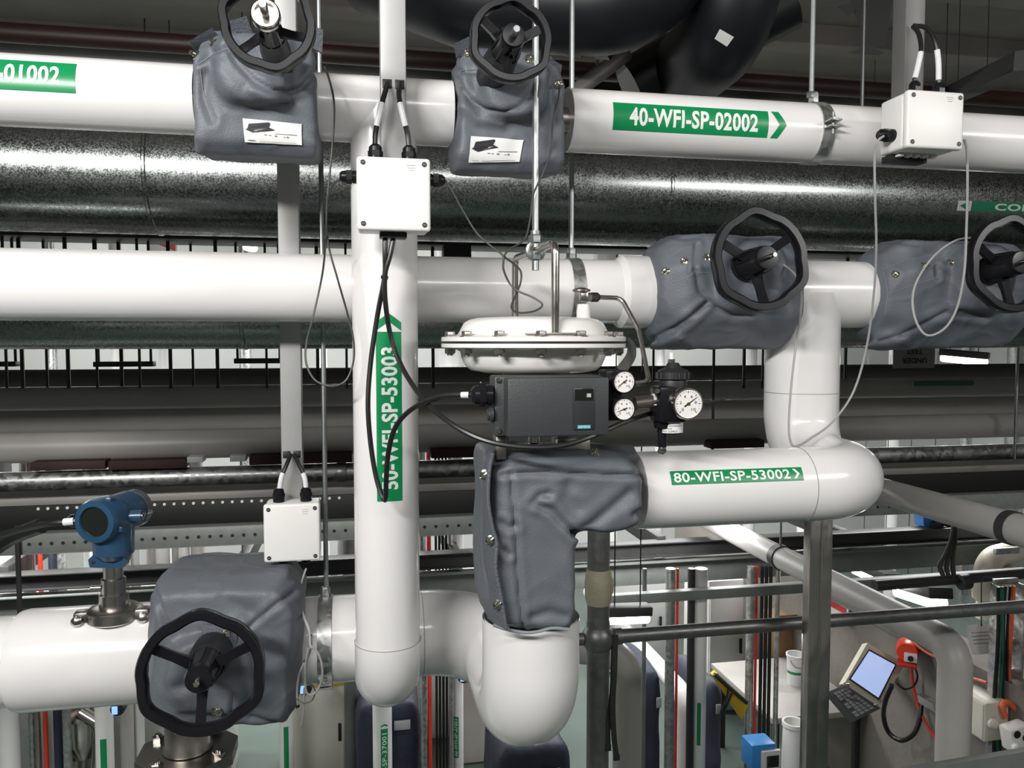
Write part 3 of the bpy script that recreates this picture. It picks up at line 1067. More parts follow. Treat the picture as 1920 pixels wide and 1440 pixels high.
# ------------------------------------------------------------------ handwheel valves
def valve(label, c, axis, R, hub_r, hub_len, stem_len, back, spoke0=0.3, stem_m=ROD, stem_r=0.006, tube_r=0.0085, cap=True, lob0=0.0, collar=None, axial=1.0):
    """handwheel with its hub on a bonnet; c: rim centre, axis: outward, back: length of the bonnet behind the rim"""
    c, ax = Vector(c), Vector(axis).normalized()
    u = Vector((1, 0, 0))
    u = (u - ax * u.dot(ax)).normalized()
    v = u.cross(ax)
    if v.z < 0:
        v = -v
    t = thing('handwheel_valve', label, 'valve', c - ax * back, 'diaphragm valves with black handwheels')
    pts = []
    N = 96
    for k in range(N):
        a = 2 * math.pi * k / N
        w = 0.0
        for q in range(3):     # three raised grips around the rim
            da = abs((a - lob0 - q * 2 * math.pi / 3 + math.pi) % (2 * math.pi) - math.pi)
            w += 0.050 * math.exp(-(da / 0.20) ** 2) - 0.024 * math.exp(-((da - 0.44) / 0.15) ** 2)
        rr = R * (0.985 + w) - tube_r * 0.6
        pts.append(c + (u * math.cos(a) + v * math.sin(a)) * rr)
    sec = [(0.75, 1.25), (1.0, 0.9), (1.0, -0.9), (0.75, -1.25), (-0.6, -1.25), (-0.95, -0.85), (-0.95, 0.85), (-0.6, 1.25)]
    # section: along axis is the second coordinate of the sweep frame when the start normal is the axis
    m = MB()
    vs = []
    for i in range(N):
        rad = (pts[i] - c).normalized()
        for a, b in sec:
            vs.append(pts[i] + rad * a * tube_r * 0.95 + ax * b * tube_r * axial)
    n = len(sec)
    fs = [(i * n + k, i * n + (k + 1) % n, ((i + 1) % N) * n + (k + 1) % n, ((i + 1) % N) * n + k) for i in range(N) for k in range(n)]
    m.add(vs, fs).build('rim', BLACK, t, smooth=40)
    for k in range(3):
        a = spoke0 + k * 2 * math.pi / 3
        d = u * math.cos(a) + v * math.sin(a)
        s = d.cross(ax)
        p0, p1 = c + d * hub_r * 0.6 - ax * hub_len * 0.35, c + d * (R - tube_r * 1.2) - ax * 0.002
        rows = [(p0, hub_r * 0.42, 0.013), (p0.lerp(p1, 0.5), hub_r * 0.33, 0.008), (p1, hub_r * 0.36, 0.008)]
        mm = MB()
        vv = []
        for q, wd, th in rows:
            vv += [q + s * wd + ax * th * 0.4, q - s * wd + ax * th * 0.4, q - s * wd * 0.8 - ax * th, q + s * wd * 0.8 - ax * th]
        ff = [(0, 1, 2, 3), (11, 10, 9, 8)] + [(i * 4 + j, i * 4 + (j + 1) % 4, i * 4 + 4 + (j + 1) % 4, i * 4 + 4 + j) for i in range(2) for j in range(4)]
        mm.add(vv, ff).build('spoke', BLACK, t)
    L = hub_len
    hb = MB().lathe(c - ax * L * 0.8, ax, [(hub_r * 1.25, -0.005), (hub_r * 1.22, 0), (hub_r * 1.06, L * 0.35), (hub_r, L * 0.9), (hub_r * 0.94, L * 1.25), (hub_r * 0.86, L * 1.32), (hub_r * 0.5, L * 1.33), (0, L * 1.33)], 36).build('hub', BLACK, t)
    for k in range(8):   # grip ribs on the hub
        a = k * math.pi / 4
        d = u * math.cos(a) + v * math.sin(a)
        MB().tube([c - ax * L * 0.75 + d * hub_r * 1.2, c + ax * L * 0.2 + d * hub_r * 1.0], 0.0016, 6).build('grip_rib', BLACK, hb)
    tip = c + ax * (L * 0.53)
    if collar:
        MB().lathe(tip, ax, [(collar, -0.004), (collar, 0.010), (collar * 0.9, 0.013), (collar * 0.74, 0.013), (collar * 0.7, 0.006), (0, 0.006)], 32).build('collar', INOX, t)
    MB().lathe(tip - ax * 0.002, ax, [(stem_r, 0), (stem_r, stem_len - 0.002), (stem_r * 0.8, stem_len), (0, stem_len)], 16).build('stem', stem_m, t)
    MB().lathe(c - ax * back, ax, [(hub_r * 1.42, 0), (hub_r * 1.42, back * 0.4), (hub_r * 1.34, back * 0.5), (hub_r * 1.26, back - L * 0.75)], 36).build('bonnet', BLACK_D, t)
    return t


FWDN = Vector((0, -1, 0))

# --- first valve on the upper line
def upper_cover(label, pxc, yshift, seams, folds, seed, w=0.103, zlo=-0.118, zhi=0.092):
    X = P(pxc, 190, YT - 0.06).x
    m = MB()
    m.hull([(X + sx * w * k, YT + y, ZT + z) for sx in (-1, 1) for (y, z, k) in
            ((0.085, -0.07, 0.9), (0.085, 0.07, 0.9), (0.02, zhi, 0.9), (-0.09, zhi + 0.004, 0.86), (-0.135, 0.03, 0.92), (-0.128, zlo + 0.02, 0.98), (-0.10, zlo, 1.0), (0.0, zlo + 0.012, 0.98))])
    m.hull([(X + sx * w * 0.74, YT - 0.08, ZT + z) for sx in (-1, 1) for z in (-0.045, zhi)] +
           [(X + math.cos(k) * 0.055, YT - 0.172, ZT + 0.012 + math.sin(k) * 0.055) for k in np.linspace(0, 2 * math.pi, 14)])
    return cover(label, m, seams=seams, folds=folds, seed=seed), X


(c1, s1, b1), X1 = upper_cover('grey fabric cover on the upper pipe at left, shiny stem wheel above it', 487, 0,
    seams=[[(427, 88), (445, 118), (475, 150), (508, 168), (540, 174), (565, 165), (588, 140), (600, 115)], [(375, 118), (400, 98), (425, 88)]],
    folds=[([(385, 140), (380, 180), (398, 225)], 0.004, 7), ([(600, 120), (606, 200), (604, 255)], 0.004, 8), ([(470, 170), (500, 182), (540, 186)], -0.004, 6)], seed=1.3)
stitches(c1, b1, [(376, 130), (380, 165), (392, 205), (404, 235)])
stitches(c1, b1, [(372, 122), (398, 103), (424, 92)])
tag_card(c1, b1, [(455, 222), (566, 233), (566, 271), (459, 265)], 'tag')
studs(c1, b1, [(400, 80), (366, 102), (452, 60), (582, 82)])
valve('black handwheel with bright silver collar and stem, upper left valve', P(503, 46, 1.235), FWDN, 0.066, 0.0165, 0.055, 0.046, 0.17, spoke0=math.radians(-15), stem_m=INOX, stem_r=0.0058, tube_r=0.0072, lob0=math.radians(-78), collar=0.0205, axial=1.35)

# --- second valve on the upper line
(c2, s2, b2), X2 = upper_cover('grey fabric cover on the upper pipe at centre, black stem wheel above it', 948, 0,
    seams=[[(862, 160), (882, 188), (910, 206), (945, 212), (975, 200), (1000, 170), (1008, 145)], [(848, 118), (862, 133), (900, 130)]],
    folds=[([(868, 200), (895, 225), (940, 232)], -0.005, 8), ([(852, 150), (850, 200), (856, 270)], 0.004, 8), ([(1030, 150), (1040, 220), (1030, 280)], 0.004, 8)], seed=4.1, w=0.100, zlo=-0.128)
stitches(c2, b2, [(860, 140), (868, 132), (895, 130)])
stitches(c2, b2, [(905, 155), (920, 166), (938, 168)])
stitches(c2, b2, [(1046, 175), (1040, 215), (1036, 260)])
tag_card(c2, b2, [(882, 256), (981, 263), (974, 302), (878, 303)], 'tag')
studs(c2, b2, [(876, 102), (992, 110), (1046, 158)])
valve('black handwheel with black cap, upper centre valve in front of the rod', P(957, 77, 1.235), FWDN, 0.0625, 0.0195, 0.05, 0.026, 0.17, spoke0=math.radians(25), stem_r=0.006, tube_r=0.0068, lob0=math.radians(85), axial=1.35)

# corner flaps standing up on both covers
for t_, b_, quads in ((c1, b1, (((368, 96), (352, 78), (398, 52), (415, 75)), ((430, 70), (425, 40), (462, 30), (475, 66)), ((586, 90), (590, 50), (606, 55), (604, 100)))),
                      (c2, b2, (((856, 108), (852, 82), (884, 66), (892, 96)), ((1020, 130), (1030, 108), (1054, 122), (1050, 150))))):
    for q in quads:
        vs = []
        for (px, py), yy in zip(q, (1.45, 1.43, 1.43, 1.45)):
            vs.append(P(px, py, yy))
        MB().hull([v + Vector((0, d, 0)) for v in vs for d in (0, 0.005)]).build('corner_flap', FABRIC_E, t_)


# --- two valves on the middle line
def mid_cover(label, pxl, pxr, seams, folds, seed):
    xl, xr = P(pxl, 555, YM).x, P(pxr, 555, YM).x
    m = MB()
    m.hull([(x, YM + y, ZM + z) for x, s in ((xl, 0.74), (xl + 0.05, 1.0), (xr - 0.04, 1.0), (xr, 0.86)) for (y, z) in
            ((0.09 * s, -0.085 * s), (0.09 * s, 0.09 * s), (0.0, 0.125 * s), (-0.09 * s, 0.118 * s), (-0.135 * s, 0.05 * s), (-0.12 * s, -0.06 * s), (-0.06 * s, -0.125 * s), (0.03 * s, -0.12 * s))])
    xc = (xl + xr) / 2 + 0.02
    m.hull([(xc + sx * 0.085, YM - 0.09, ZM + z) for sx in (-1, 1) for z in (-0.06, 0.115)] +
           [(xc + math.cos(k) * 0.066, YM - 0.172, ZM + 0.035 + math.sin(k) * 0.066) for k in np.linspace(0, 2 * math.pi, 14)])
    m.hull([(xl + x, YM + y, ZM + z) for x, y, z in ((-0.004, -0.03, -0.118), (0.05, -0.10, -0.105), (0.05, 0.03, -0.125), (0.004, 0.0, -0.128), (0.10, -0.06, -0.13), (0.02, -0.075, -0.09), (0.08, -0.08, -0.07))])
    return cover(label, m, seams=seams, folds=folds, seed=seed)


c3, s3, b3 = mid_cover('grey fabric cover on the middle pipe, left of the white tee', 1208, 1462,
    seams=[[(1228, 632), (1262, 615), (1300, 590), (1325, 568)], [(1305, 510), (1312, 545), (1340, 575), (1375, 592), (1410, 594)]],
    folds=[([(1305, 460), (1303, 505)], 0.005, 4), ([(1232, 640), (1290, 605), (1322, 570)], 0.005, 5), ([(1245, 443), (1310, 446)], 0.004, 4)], seed=7.7)
stitches(c3, b3, [(1246, 490), (1275, 470), (1300, 462)])
stitches(c3, b3, [(1268, 528), (1290, 520), (1304, 508)])
stitches(c3, b3, [(1308, 510), (1330, 512)])
studs(c3, b3, [(1248, 508), (1283, 489), (1326, 482)])
AX3 = Vector((0.0, -1, 0.10)).normalized()
valve('large black handwheel in front of the white tee, on the middle line', P(1424, 489, 1.475), AX3, 0.100, 0.026, 0.062, 0.03, 0.16, spoke0=math.radians(36), stem_m=INOX, stem_r=0.0048, tube_r=0.0098, lob0=math.radians(97))
c4, s4, b4 = mid_cover('grey fabric cover on the middle pipe at far right edge', 1612, 1870,
    seams=[[(1650, 640), (1690, 628), (1740, 605), (1775, 585)]],
    folds=[([(1758, 500), (1757, 520)], 0.006, 4), ([(1800, 585), (1845, 592)], 0.006, 6), ([(1662, 452), (1720, 458)], 0.004, 4)], seed=12.2)
stitches(c4, b4, [(1654, 505), (1700, 488), (1750, 478)])
stitches(c4, b4, [(1668, 550), (1710, 535), (1760, 520)])
stitches(c4, b4, [(1657, 510), (1664, 545), (1660, 590)])
studs(c4, b4, [(1679, 514), (1733, 498), (1781, 492)])
valve('large black handwheel cut by the right edge of the picture', P(1893, 497, 1.475), AX3, 0.100, 0.026, 0.062, 0.03, 0.16, spoke0=math.radians(150), stem_m=INOX, stem_r=0.0048, tube_r=0.0098, lob0=math.radians(85))

# --- big boxy cover at lower left
YF = 1.635
m = MB()
cs = [(272, 1128), (292, 1090), (535, 1084), (566, 1130), (556, 1335), (532, 1366), (300, 1372), (266, 1340)]
fr = [P(px, py, YF) for px, py in cs]
cen = sum(fr, Vector()) / 8
m.hull([cen.lerp(p, 0.86) + Vector((0, -0.022, 0)) for p in fr] + [p + Vector((0, 0.03, 0)) for p in fr] + [cen.lerp(p, 0.98) + Vector((0, 0.20, 0)) for p in fr] + [cen.lerp(p, 0.8) + Vector((0, 0.32, 0)) for p in fr])
m.hull([P(px, py, 1.585) for px, py in ((340, 1215), (400, 1190), (460, 1220), (470, 1290), (430, 1340), (350, 1330), (320, 1270))] + [P(px, py, 1.64) for px, py in ((310, 1190), (480, 1190), (490, 1340), (300, 1340))])
c5, s5, b5 = cover('big boxy grey fabric cover on the bottom pipe, handwheel on its face', m,
    seams=[[(285, 1095), (298, 1130), (316, 1178)], [(552, 1108), (510, 1140), (462, 1180)], [(470, 1345), (500, 1352), (532, 1358)], [(447, 1168), (445, 1190), (440, 1222)], [(436, 1305), (434, 1345)]],
    folds=[([(360, 1170), (400, 1160), (450, 1170)], -0.004, 14), ([(420, 1120), (470, 1150)], 0.002, 10), ([(330, 1290), (370, 1280)], 0.005, 9), ([(520, 1180), (535, 1250), (528, 1320)], 0.004, 16)],
    seed=3.3, amp=0.0045)
studs(c5, b5, [(420, 1193), (408, 1331)], 0.0105, 0.005)
MB().grid([[l + n * 0.004 for l, n in (surf(b5, px, py) for px in (378, 400, 420, 440))] for py in (1170, 1190, 1205, 1221)]).build('flap', FABRIC_E, c5)
stitches(c5, b5, [(388, 1165), (387, 1190), (384, 1212)])
stitches(c5, b5, [(382, 1219), (410, 1221), (438, 1222)])
valve('large black handwheel on the boxy cover at lower left', P(378, 1263, 1.47), Vector((0, -1, 0.03)), 0.108, 0.026, 0.060, 0.022, 0.115, spoke0=math.radians(28), stem_m=CHROME, stem_r=0.0052, tube_r=0.0098, lob0=math.radians(91))

# --- angled cover on the control valve
m = MB()
Yf, Yb = 1.292, 1.515
vert = [(915, 852), (1050, 852), (1088, 1004), (1090, 1150), (1078, 1196), (930, 1192), (914, 1140)]
horz = [(930, 850), (1130, 850), (1185, 856), (1213, 890), (1212, 985), (1190, 1000), (1060, 1008), (930, 1000)]
for out_, ybk in ((vert, Yb), (horz, Yb)):
    fr = [P(px, py, Yf) for px, py in out_]
    cen = sum(fr, Vector()) / len(fr)
    m.hull([cen.lerp(p, 0.84) + Vector((0, -0.004, 0)) for p in fr] + [p + Vector((0, 0.04, 0)) for p in fr] +
           [p + Vector((0, 0.16, 0)) for p in fr] + [cen.lerp(p, 0.8) + Vector((0, 0.22, 0)) for p in fr])
c6, s6, b6 = cover('grey fabric cover bent at a right angle over the control valve body', m,
    seams=[[(957, 890), (962, 940), (967, 1000), (970, 1060), (974, 1110), (980, 1172)], [(942, 891), (985, 886), (1060, 887), (1130, 890), (1170, 891), (1212, 888)]],
    folds=[([(1012, 948), (1035, 958), (1052, 978), (1076, 1000)], 0.008, 6), ([(998, 944), (1012, 930), (1028, 926)], 0.006, 6), ([(1078, 1000), (1110, 985), (1145, 955), (1180, 925)], 0.006, 9),
           ([(1080, 1003), (1130, 1000), (1190, 1003)], 0.006, 4), ([(940, 980), (955, 990), (965, 985)], 0.005, 6), ([(945, 1030), (955, 1040)], 0.006, 5), ([(1070, 905), (1065, 930), (1080, 955)], 0.004, 12),
           ([(1000, 1160), (1030, 1150), (1060, 1158)], 0.005, 9), ([(1190, 965), (1210, 955)], 0.006, 6)], seed=6.4, amp=0.0035, freq=11)
# buttoned edge flap down the left side
ed = [(912, 845, 925, 850), (906, 890, 918, 885), (905, 930, 916, 940), (906, 970, 924, 990), (906, 1010, 932, 1020), (907, 1060, 930, 1065), (910, 1100, 938, 1110), (914, 1140, 944, 1145), (914, 1160, 950, 1182)]
rows = []
for a_, b__, c_, d_ in ed:
    rows.append([P(a_, b__, 1.335), P((a_ + c_) / 2, (b__ + d_) / 2, 1.283), P(c_, d_, 1.268)])
fl = MB().grid(rows)
fl.grid([[p + Vector((0, 0.006, 0)) for p in r] for r in rows])
fl.build('edge_flap', FABRIC_E, c6)
MB().tube(spline([r[2] + Vector((0, 0.003, 0)) for r in rows], 4), 0.0032, 8).build('hem', FABRIC_E, c6)
for px, py, yy in ((908, 889, 1.30), (919, 1011, 1.283), (933, 1131, 1.28)):
    l = P(px, py, yy) + Vector((0, -0.006, 0))
    n = Vector((-0.35, -1, 0)).normalized()
    s_ = MB().lathe(l, n, [(0.0085, 0), (0.0085, 0.0015), (0.006, 0.0024), (0.0045, 0.006), (0, 0.0068)], 16).build('stud', CHROME, c6)
    u_ = n.orthogonal().normalized()
    MB().tube([l + n * 0.007 - u_ * 0.008, l + n * 0.009, l + n * 0.007 + u_ * 0.008], 0.0016, 6).build('lacing_wire', CHROME, s_)
# hems at the cover's foot and right end
foot = [P(px, py, 1.286) for px, py in ((925, 1172), (950, 1180), (985, 1186), (1010, 1184), (1035, 1178), (1066, 1180))]
MB().tube(spline(foot, 5), 0.0028, 8).build('hem', THREAD, c6)
endp = on_surf(b6, [(1196, 860), (1210, 890), (1209, 930), (1208, 970), (1200, 998)], 0.002)
MB().tube(endp, 0.0022, 8).build('hem', FABRIC_E, c6)
# turned up top flap behind the stem
tf = [P(px, py, yy) for px, py, yy in ((1030, 848, 1.33), (1110, 838, 1.35), (1190, 840, 1.38), (1195, 852, 1.36), (1110, 862, 1.31), (1040, 860, 1.30))]
MB().hull(tf + [p + Vector((0, 0.01, 0.004)) for p in tf]).build('top_flap', FABRIC_E, c6)
studs(c6, b6, [(1117, 852)])


# ================================================================== JUNCTION BOXES
def gland(t, base, axis, r=0.0105, L=0.03):
    g = MB().lathe(base, axis, [(r * 1.05, 0), (r * 1.05, L * 0.25), (r * 0.95, L * 0.27), (r * 0.95, L * 0.34)], 20).build('cable_gland', BLACK, t)
    ax = Vector(axis).normalized()
    MB().lathe(Vector(base) + ax * L * 0.32, axis, [(r * 1.12, 0), (r * 1.12, L * 0.3)], 6).build('gland_nut', BLACK, g)
    MB().lathe(Vector(base) + ax * L * 0.6, axis, [(r * 1.0, 0), (r * 0.95, L * 0.25), (r * 0.6, L * 0.40), (0, L * 0.41)], 20).build('gland_cap', BLACK, g)
    return g


def junction_box(label, tl, br, Y, depth, lid=0.018):
    a, b = P(tl[0], tl[1], Y), P(br[0], br[1], Y)
    x0, x1, z1, z0 = a.x, b.x, a.z, b.z
    cx, cz, w, h = (x0 + x1) / 2, (z0 + z1) / 2, x1 - x0, z1 - z0
    t = thing('junction_box', label, 'junction box', (cx, Y + depth / 2, z0))
    MB().box((cx, Y + lid + (depth - lid) / 2, cz), (w * 0.97, depth - lid, h * 0.97), 0.006, seg=3).build('enclosure', BOXW, t)
    MB().box((cx, Y + lid / 2, cz), (w, lid - 0.0015, h), 0.0055, seg=3).build('lid', BOXW, t)
    for sx in (-1, 1):
        for sz in (-1, 1):
            c = (cx + sx * (w / 2 - 0.0105), Y, cz + sz * (h / 2 - 0.0105))
            MB().lathe(c, (0, -1, 0), [(0.0042, 0.0), (0.0042, 0.0006), (0, 0.0006)], 14).build('screw', BLACK_D, t)
            MB().box((c[0], Y - 0.0008, c[2]), (0.005, 0.0004, 0.0011)).build('screw_slot', INK_G, t)
    # faint embossed maker's mark
    for k in range(3):
        MB().box((x1 - w * 0.27, Y - 0.0002, z1 - h * (0.10 + 0.035 * k)), (w * (0.12 - 0.02 * k), 0.0006, h * 0.012)).build('embossed_mark', mat('box_emboss', (0.70, 0.69, 0.66), 0.5, var=0.05, scale=40), t)
    return t, (x0, x1, z0, z1)


jb1, B1 = junction_box('big bright white junction box on the pale post, four black glands', (668, 291), (808, 434), 1.362, 0.072)
cz1 = P(740, 335, 1.40).z
for px in (704, 767):
    gland(jb1, (P(px, 290, 1.40).x, 1.40, B1[3] - 0.002), (0, 0, 1), 0.0115, 0.03)
gland(jb1, (B1[0] + 0.002, 1.40, cz1), (-1, 0, 0), 0.0105, 0.03)
gland(jb1, (B1[1] - 0.002, 1.40, cz1), (1, 0, 0), 0.0105, 0.03)
gp = MB().box((P(737, 438, 1.40).x, 1.40, B1[2] - 0.004), (0.046, 0.03, 0.010), 0.002).build('gland_plate', BLACK_D, jb1)
jb2, B2 = junction_box('white junction box at upper right, glare on its lid, grey cables hanging', (1704, 166), (1807, 281), 1.345, 0.085)
for px in (1715, 1760):
    gland(jb2, (P(px, 165, 1.385).x, 1.385, B2[3] - 0.002), (0, 0, 1), 0.0105, 0.03)
z_ = P(1668, 254, 1.39).z
gland(jb2, (B2[0] + 0.004, 1.39, z_), (-1, 0, 0), 0.0115, 0.034)
gland(jb2, (B2[1] - 0.004, 1.40, P(1800, 262, 1.39).z), (1, 0, 0), 0.0085, 0.012)
for k in range(5):
    MB().box((B2[0] + 0.025 + 0.018 * k, 1.40, B2[2] - 0.002), (0.011, 0.014, 0.006), 0.001).build('blanking_plug', BOXW, jb2)
MB().box(((B2[0] + B2[1]) / 2 - 0.01, 1.42, B2[2] - 0.006), (0.08, 0.03, 0.014), 0.002).build('mounting_foot', BLACK_D, jb2)
jb3, B3 = junction_box('small white junction box at lower left under the tall grey post', (493, 947), (601, 1051), 1.722, 0.075)
for px in (523, 574):
    gland(jb3, (P(px, 946, 1.76).x, 1.76, B3[3] - 0.002), (0, 0, 1), 0.0115, 0.03)
for px in (532, 574):
    gland(jb3, (P(px, 1052, 1.76).x, 1.76, B3[2] + 0.002), (0, 0, -1), 0.0095, 0.016)


# ================================================================== CABLES
def cable(label, pts, r, m, name='cable', sleeves=(), n=7, ties=(), sides=8, group=None):
    """pts: (px, py, Y)"""
    path = spline([P(*p) for p in pts], n)
    t = thing(name, label, 'cable', min(path, key=lambda p: p.z), group)
    MB().tube(path, r, sides).build('jacket', m, t)
    for f0, f1 in sleeves:
        i0, i1 = int(f0 * (len(path) - 1)), int(f1 * (len(path) - 1))
        MB().tube(path[i0:i1 + 1], r * 1.18, 10).build('marker_sleeve', SLEEVE, t)
    for f in ties:
        i = int(f * (len(path) - 1))
        d = (path[min(i + 1, len(path) - 1)] - path[i - 1]).normalized()
        MB().cyl(path[i] - d * 0.0025, path[i] + d * 0.0025, r * 1.5, n=10).build('cable_tie', BLACK_D, t)
    return t


cable('left black cable from the pale post slot into the big box top', [(727, 156, 1.425), (720, 180, 1.405), (711, 215, 1.395), (704, 250, 1.40), (703, 274, 1.40)], 0.0046, CABLE, sleeves=[(0.36, 0.66)])
cable('right black cable from the pale post slot into the big box top', [(750, 156, 1.425), (748, 180, 1.405), (755, 215, 1.395), (764, 250, 1.40), (767, 274, 1.40)], 0.0046, CABLE, sleeves=[(0.36, 0.66)])
cable('thick black cable looping down the vertical pipe into the positioner gland',
      [(722, 440, 1.40), (722, 480, 1.40), (721, 520, 1.41), (708, 590, 1.43), (695, 680, 1.44), (690, 760, 1.44), (696, 840, 1.44), (708, 905, 1.435), (722, 938, 1.42), (724, 900, 1.40), (728, 850, 1.39), (742, 800, 1.37), (775, 765, 1.34), (820, 746, 1.30), (860, 741, 1.275), (892, 741, 1.265)],
      0.0044, CABLE, sleeves=[(0.945, 0.975)], ties=(0.135,))
cable('thick black cable swinging from the big box under the positioner to the regulator',
      [(739, 440, 1.40), (731, 480, 1.40), (722, 515, 1.405), (723, 570, 1.415), (735, 640, 1.43), (760, 700, 1.40), (800, 755, 1.33), (850, 797, 1.27), (910, 826, 1.235), (980, 838, 1.22), (1050, 836, 1.22), (1110, 818, 1.23), (1170, 792, 1.26), (1228, 772, 1.30)],
      0.0044, CABLE)
cable('thin black wire hanging in a long loop left of the vertical pipe',
      [(646, 336, 1.40), (628, 343, 1.41), (614, 375, 1.43), (611, 440, 1.45), (605, 510, 1.52), (588, 590, 1.52), (575, 640, 1.50), (574, 680, 1.49), (590, 712, 1.48), (620, 724, 1.47), (648, 714, 1.47), (662, 680, 1.47), (663, 640, 1.47), (652, 590, 1.47), (632, 520, 1.46), (616, 460, 1.46), (612, 400, 1.45), (618, 330, 1.44), (625, 250, 1.43), (626, 190, 1.42), (616, 145, 1.42), (608, 125, 1.43)],
      0.0019, CABLE_D, name='wire', sides=6)
cable('thin black wire from the big box looping over the actuator to the second valve',
      [(834, 338, 1.40), (848, 358, 1.39), (868, 395, 1.37), (895, 438, 1.35), (925, 465, 1.34), (943, 480, 1.33), (944, 505, 1.33), (956, 532, 1.33), (972, 546, 1.32), (1000, 558, 1.31), (1017, 572, 1.30), (1000, 584, 1.30), (970, 586, 1.31), (959, 576, 1.32), (966, 555, 1.33), (976, 530, 1.34), (976, 508, 1.34), (960, 492, 1.34), (946, 480, 1.335), (958, 466, 1.34), (984, 448, 1.35), (994, 410, 1.36), (1000, 365, 1.365), (1018, 325, 1.365), (1032, 285, 1.37), (1037, 230, 1.375), (1046, 190, 1.38), (1050, 160, 1.39)],
      0.0017, CABLE_D, name='wire', sides=6)
cable('left black cable arching into the top of the right junction box', [(1712, 50, 1.43), (1722, 62, 1.41), (1727, 90, 1.39), (1722, 120, 1.385), (1715, 150, 1.385), (1715, 162, 1.385)], 0.0044, CABLE, sleeves=[(0.48, 0.78)])
cable('right black cable arching into the top of the right junction box', [(1712, 48, 1.43), (1735, 52, 1.41), (1752, 75, 1.39), (1759, 110, 1.385), (1760, 150, 1.385), (1760, 162, 1.385)], 0.0044, CABLE, sleeves=[(0.52, 0.80)])
cable('pale grey cable hanging in a deep loop in front of the white tee',
      [(1657, 255, 1.38), (1645, 266, 1.38), (1640, 295, 1.39), (1641, 380, 1.41), (1643, 460, 1.44), (1639, 545, 1.48), (1625, 650, 1.53), (1600, 735, 1.55), (1560, 792, 1.54), (1520, 822, 1.52), (1496, 836, 1.50), (1484, 832, 1.50), (1479, 800, 1.52), (1483, 730, 1.55), (1492, 650, 1.57), (1502, 580, 1.55), (1502, 545, 1.53), (1490, 515, 1.51), (1470, 497, 1.53)],
      0.0024, CABLE_G)
cable('pale grey cable hanging in a loop before the far right cover',
      [(1808, 262, 1.40), (1813, 285, 1.39), (1814, 350, 1.40), (1812, 430, 1.42), (1808, 510, 1.42), (1795, 575, 1.43), (1772, 615, 1.44), (1740, 629, 1.46), (1720, 608, 1.47), (1711, 570, 1.48), (1716, 535, 1.49), (1735, 500, 1.50), (1762, 470, 1.51), (1795, 450, 1.52), (1830, 445, 1.55)],
      0.0024, CABLE_G)
cable('left black cable from the tall post into the small junction box', [(545, 852, 1.79), (538, 870, 1.77), (528, 895, 1.76), (523, 928, 1.76)], 0.0046, CABLE, sleeves=[(0.6, 0.95)])
cable('right black cable from the tall post into the small junction box', [(552, 852, 1.79), (560, 870, 1.77), (571, 895, 1.76), (575, 928, 1.76)], 0.0046, CABLE, sleeves=[(0.6, 0.95)])
cable('grey cable from the small box, left of two, tied along the boxy cover',
      [(530, 1066, 1.75), (540, 1095, 1.73), (560, 1140, 1.68), (575, 1170, 1.64), (583, 1200, 1.62), (580, 1225, 1.62), (567, 1250, 1.62), (560, 1270, 1.63), (557, 1300, 1.63), (560, 1340, 1.63), (563, 1362, 1.63), (568, 1340, 1.63), (571, 1290, 1.63)],
      0.0024, CABLE_G, ties=(0.32, 0.47, 0.72))
cable('grey cable from the small box, right of two, ending in a round loop',
      [(574, 1066, 1.75), (566, 1090, 1.73), (561, 1115, 1.70), (568, 1150, 1.66), (580, 1180, 1.63), (582, 1210, 1.61), (592, 1218, 1.61), (602, 1240, 1.61), (604, 1270, 1.61), (594, 1296, 1.61), (580, 1303, 1.61), (573, 1290, 1.61), (572, 1250, 1.61), (578, 1215, 1.61)],
      0.0022, CABLE_G)
cable('thin grey wire making a small ring beside the boxy cover', [(572, 1282, 1.62), (585, 1284, 1.62), (591, 1298, 1.62), (584, 1314, 1.62), (568, 1318, 1.62), (555, 1310, 1.63), (556, 1328, 1.63), (560, 1330, 1.63)], 0.0011, CABLE_D, name='wire', sides=6)


# ================================================================== DIAPHRAGM ACTUATOR AND CONTROL VALVE
XC = P(1000, 640, YA).x
zr = P(1000, 640, YA).z
k_ = mpp(1000, 640, YA)
RIM, DOME = 172 * k_, 137 * k_
zrim = P(1000, 642, YA).z
act = thing('diaphragm_actuator', 'white enamelled diaphragm actuator, wide bolted rim, above the control valve', 'actuator', (XC, YA, P(1000, 860, YA).z))
hd = 44 * k_
MB().lathe((XC, YA, zrim), (0, 0, 1), [(RIM, 0.002), (RIM, 0.0085), (RIM - 0.002, 0.0098), (DOME + 0.012, 0.0115), (DOME + 0.004, 0.015), (DOME, 0.022), (DOME * 0.985, hd * 0.62), (DOME * 0.95, hd * 0.82), (DOME * 0.88, hd * 0.95), (DOME * 0.78, hd * 1.02), (DOME * 0.5, hd * 1.06), (0, hd * 1.07)], 72).build('upper_dome', ENAMEL, act)
MB().lathe((XC, YA, zrim), (0, 0, -1), [(RIM, 0.002), (RIM, 0.0085), (RIM - 0.002, 0.0098), (DOME + 0.010, 0.0115), (DOME, 0.016), (DOME * 0.985, 0.026), (DOME * 0.94, 0.040), (DOME * 0.86, 0.049), (DOME * 0.7, 0.053), (0, 0.054)], 72).build('lower_bowl', ENAMEL, act)
MB().lathe((XC, YA, zrim), (0, 0, 1), [(RIM * 0.995, -0.0022), (RIM * 0.995, 0.0022)], 72).build('diaphragm_edge', BLACK_D, act)
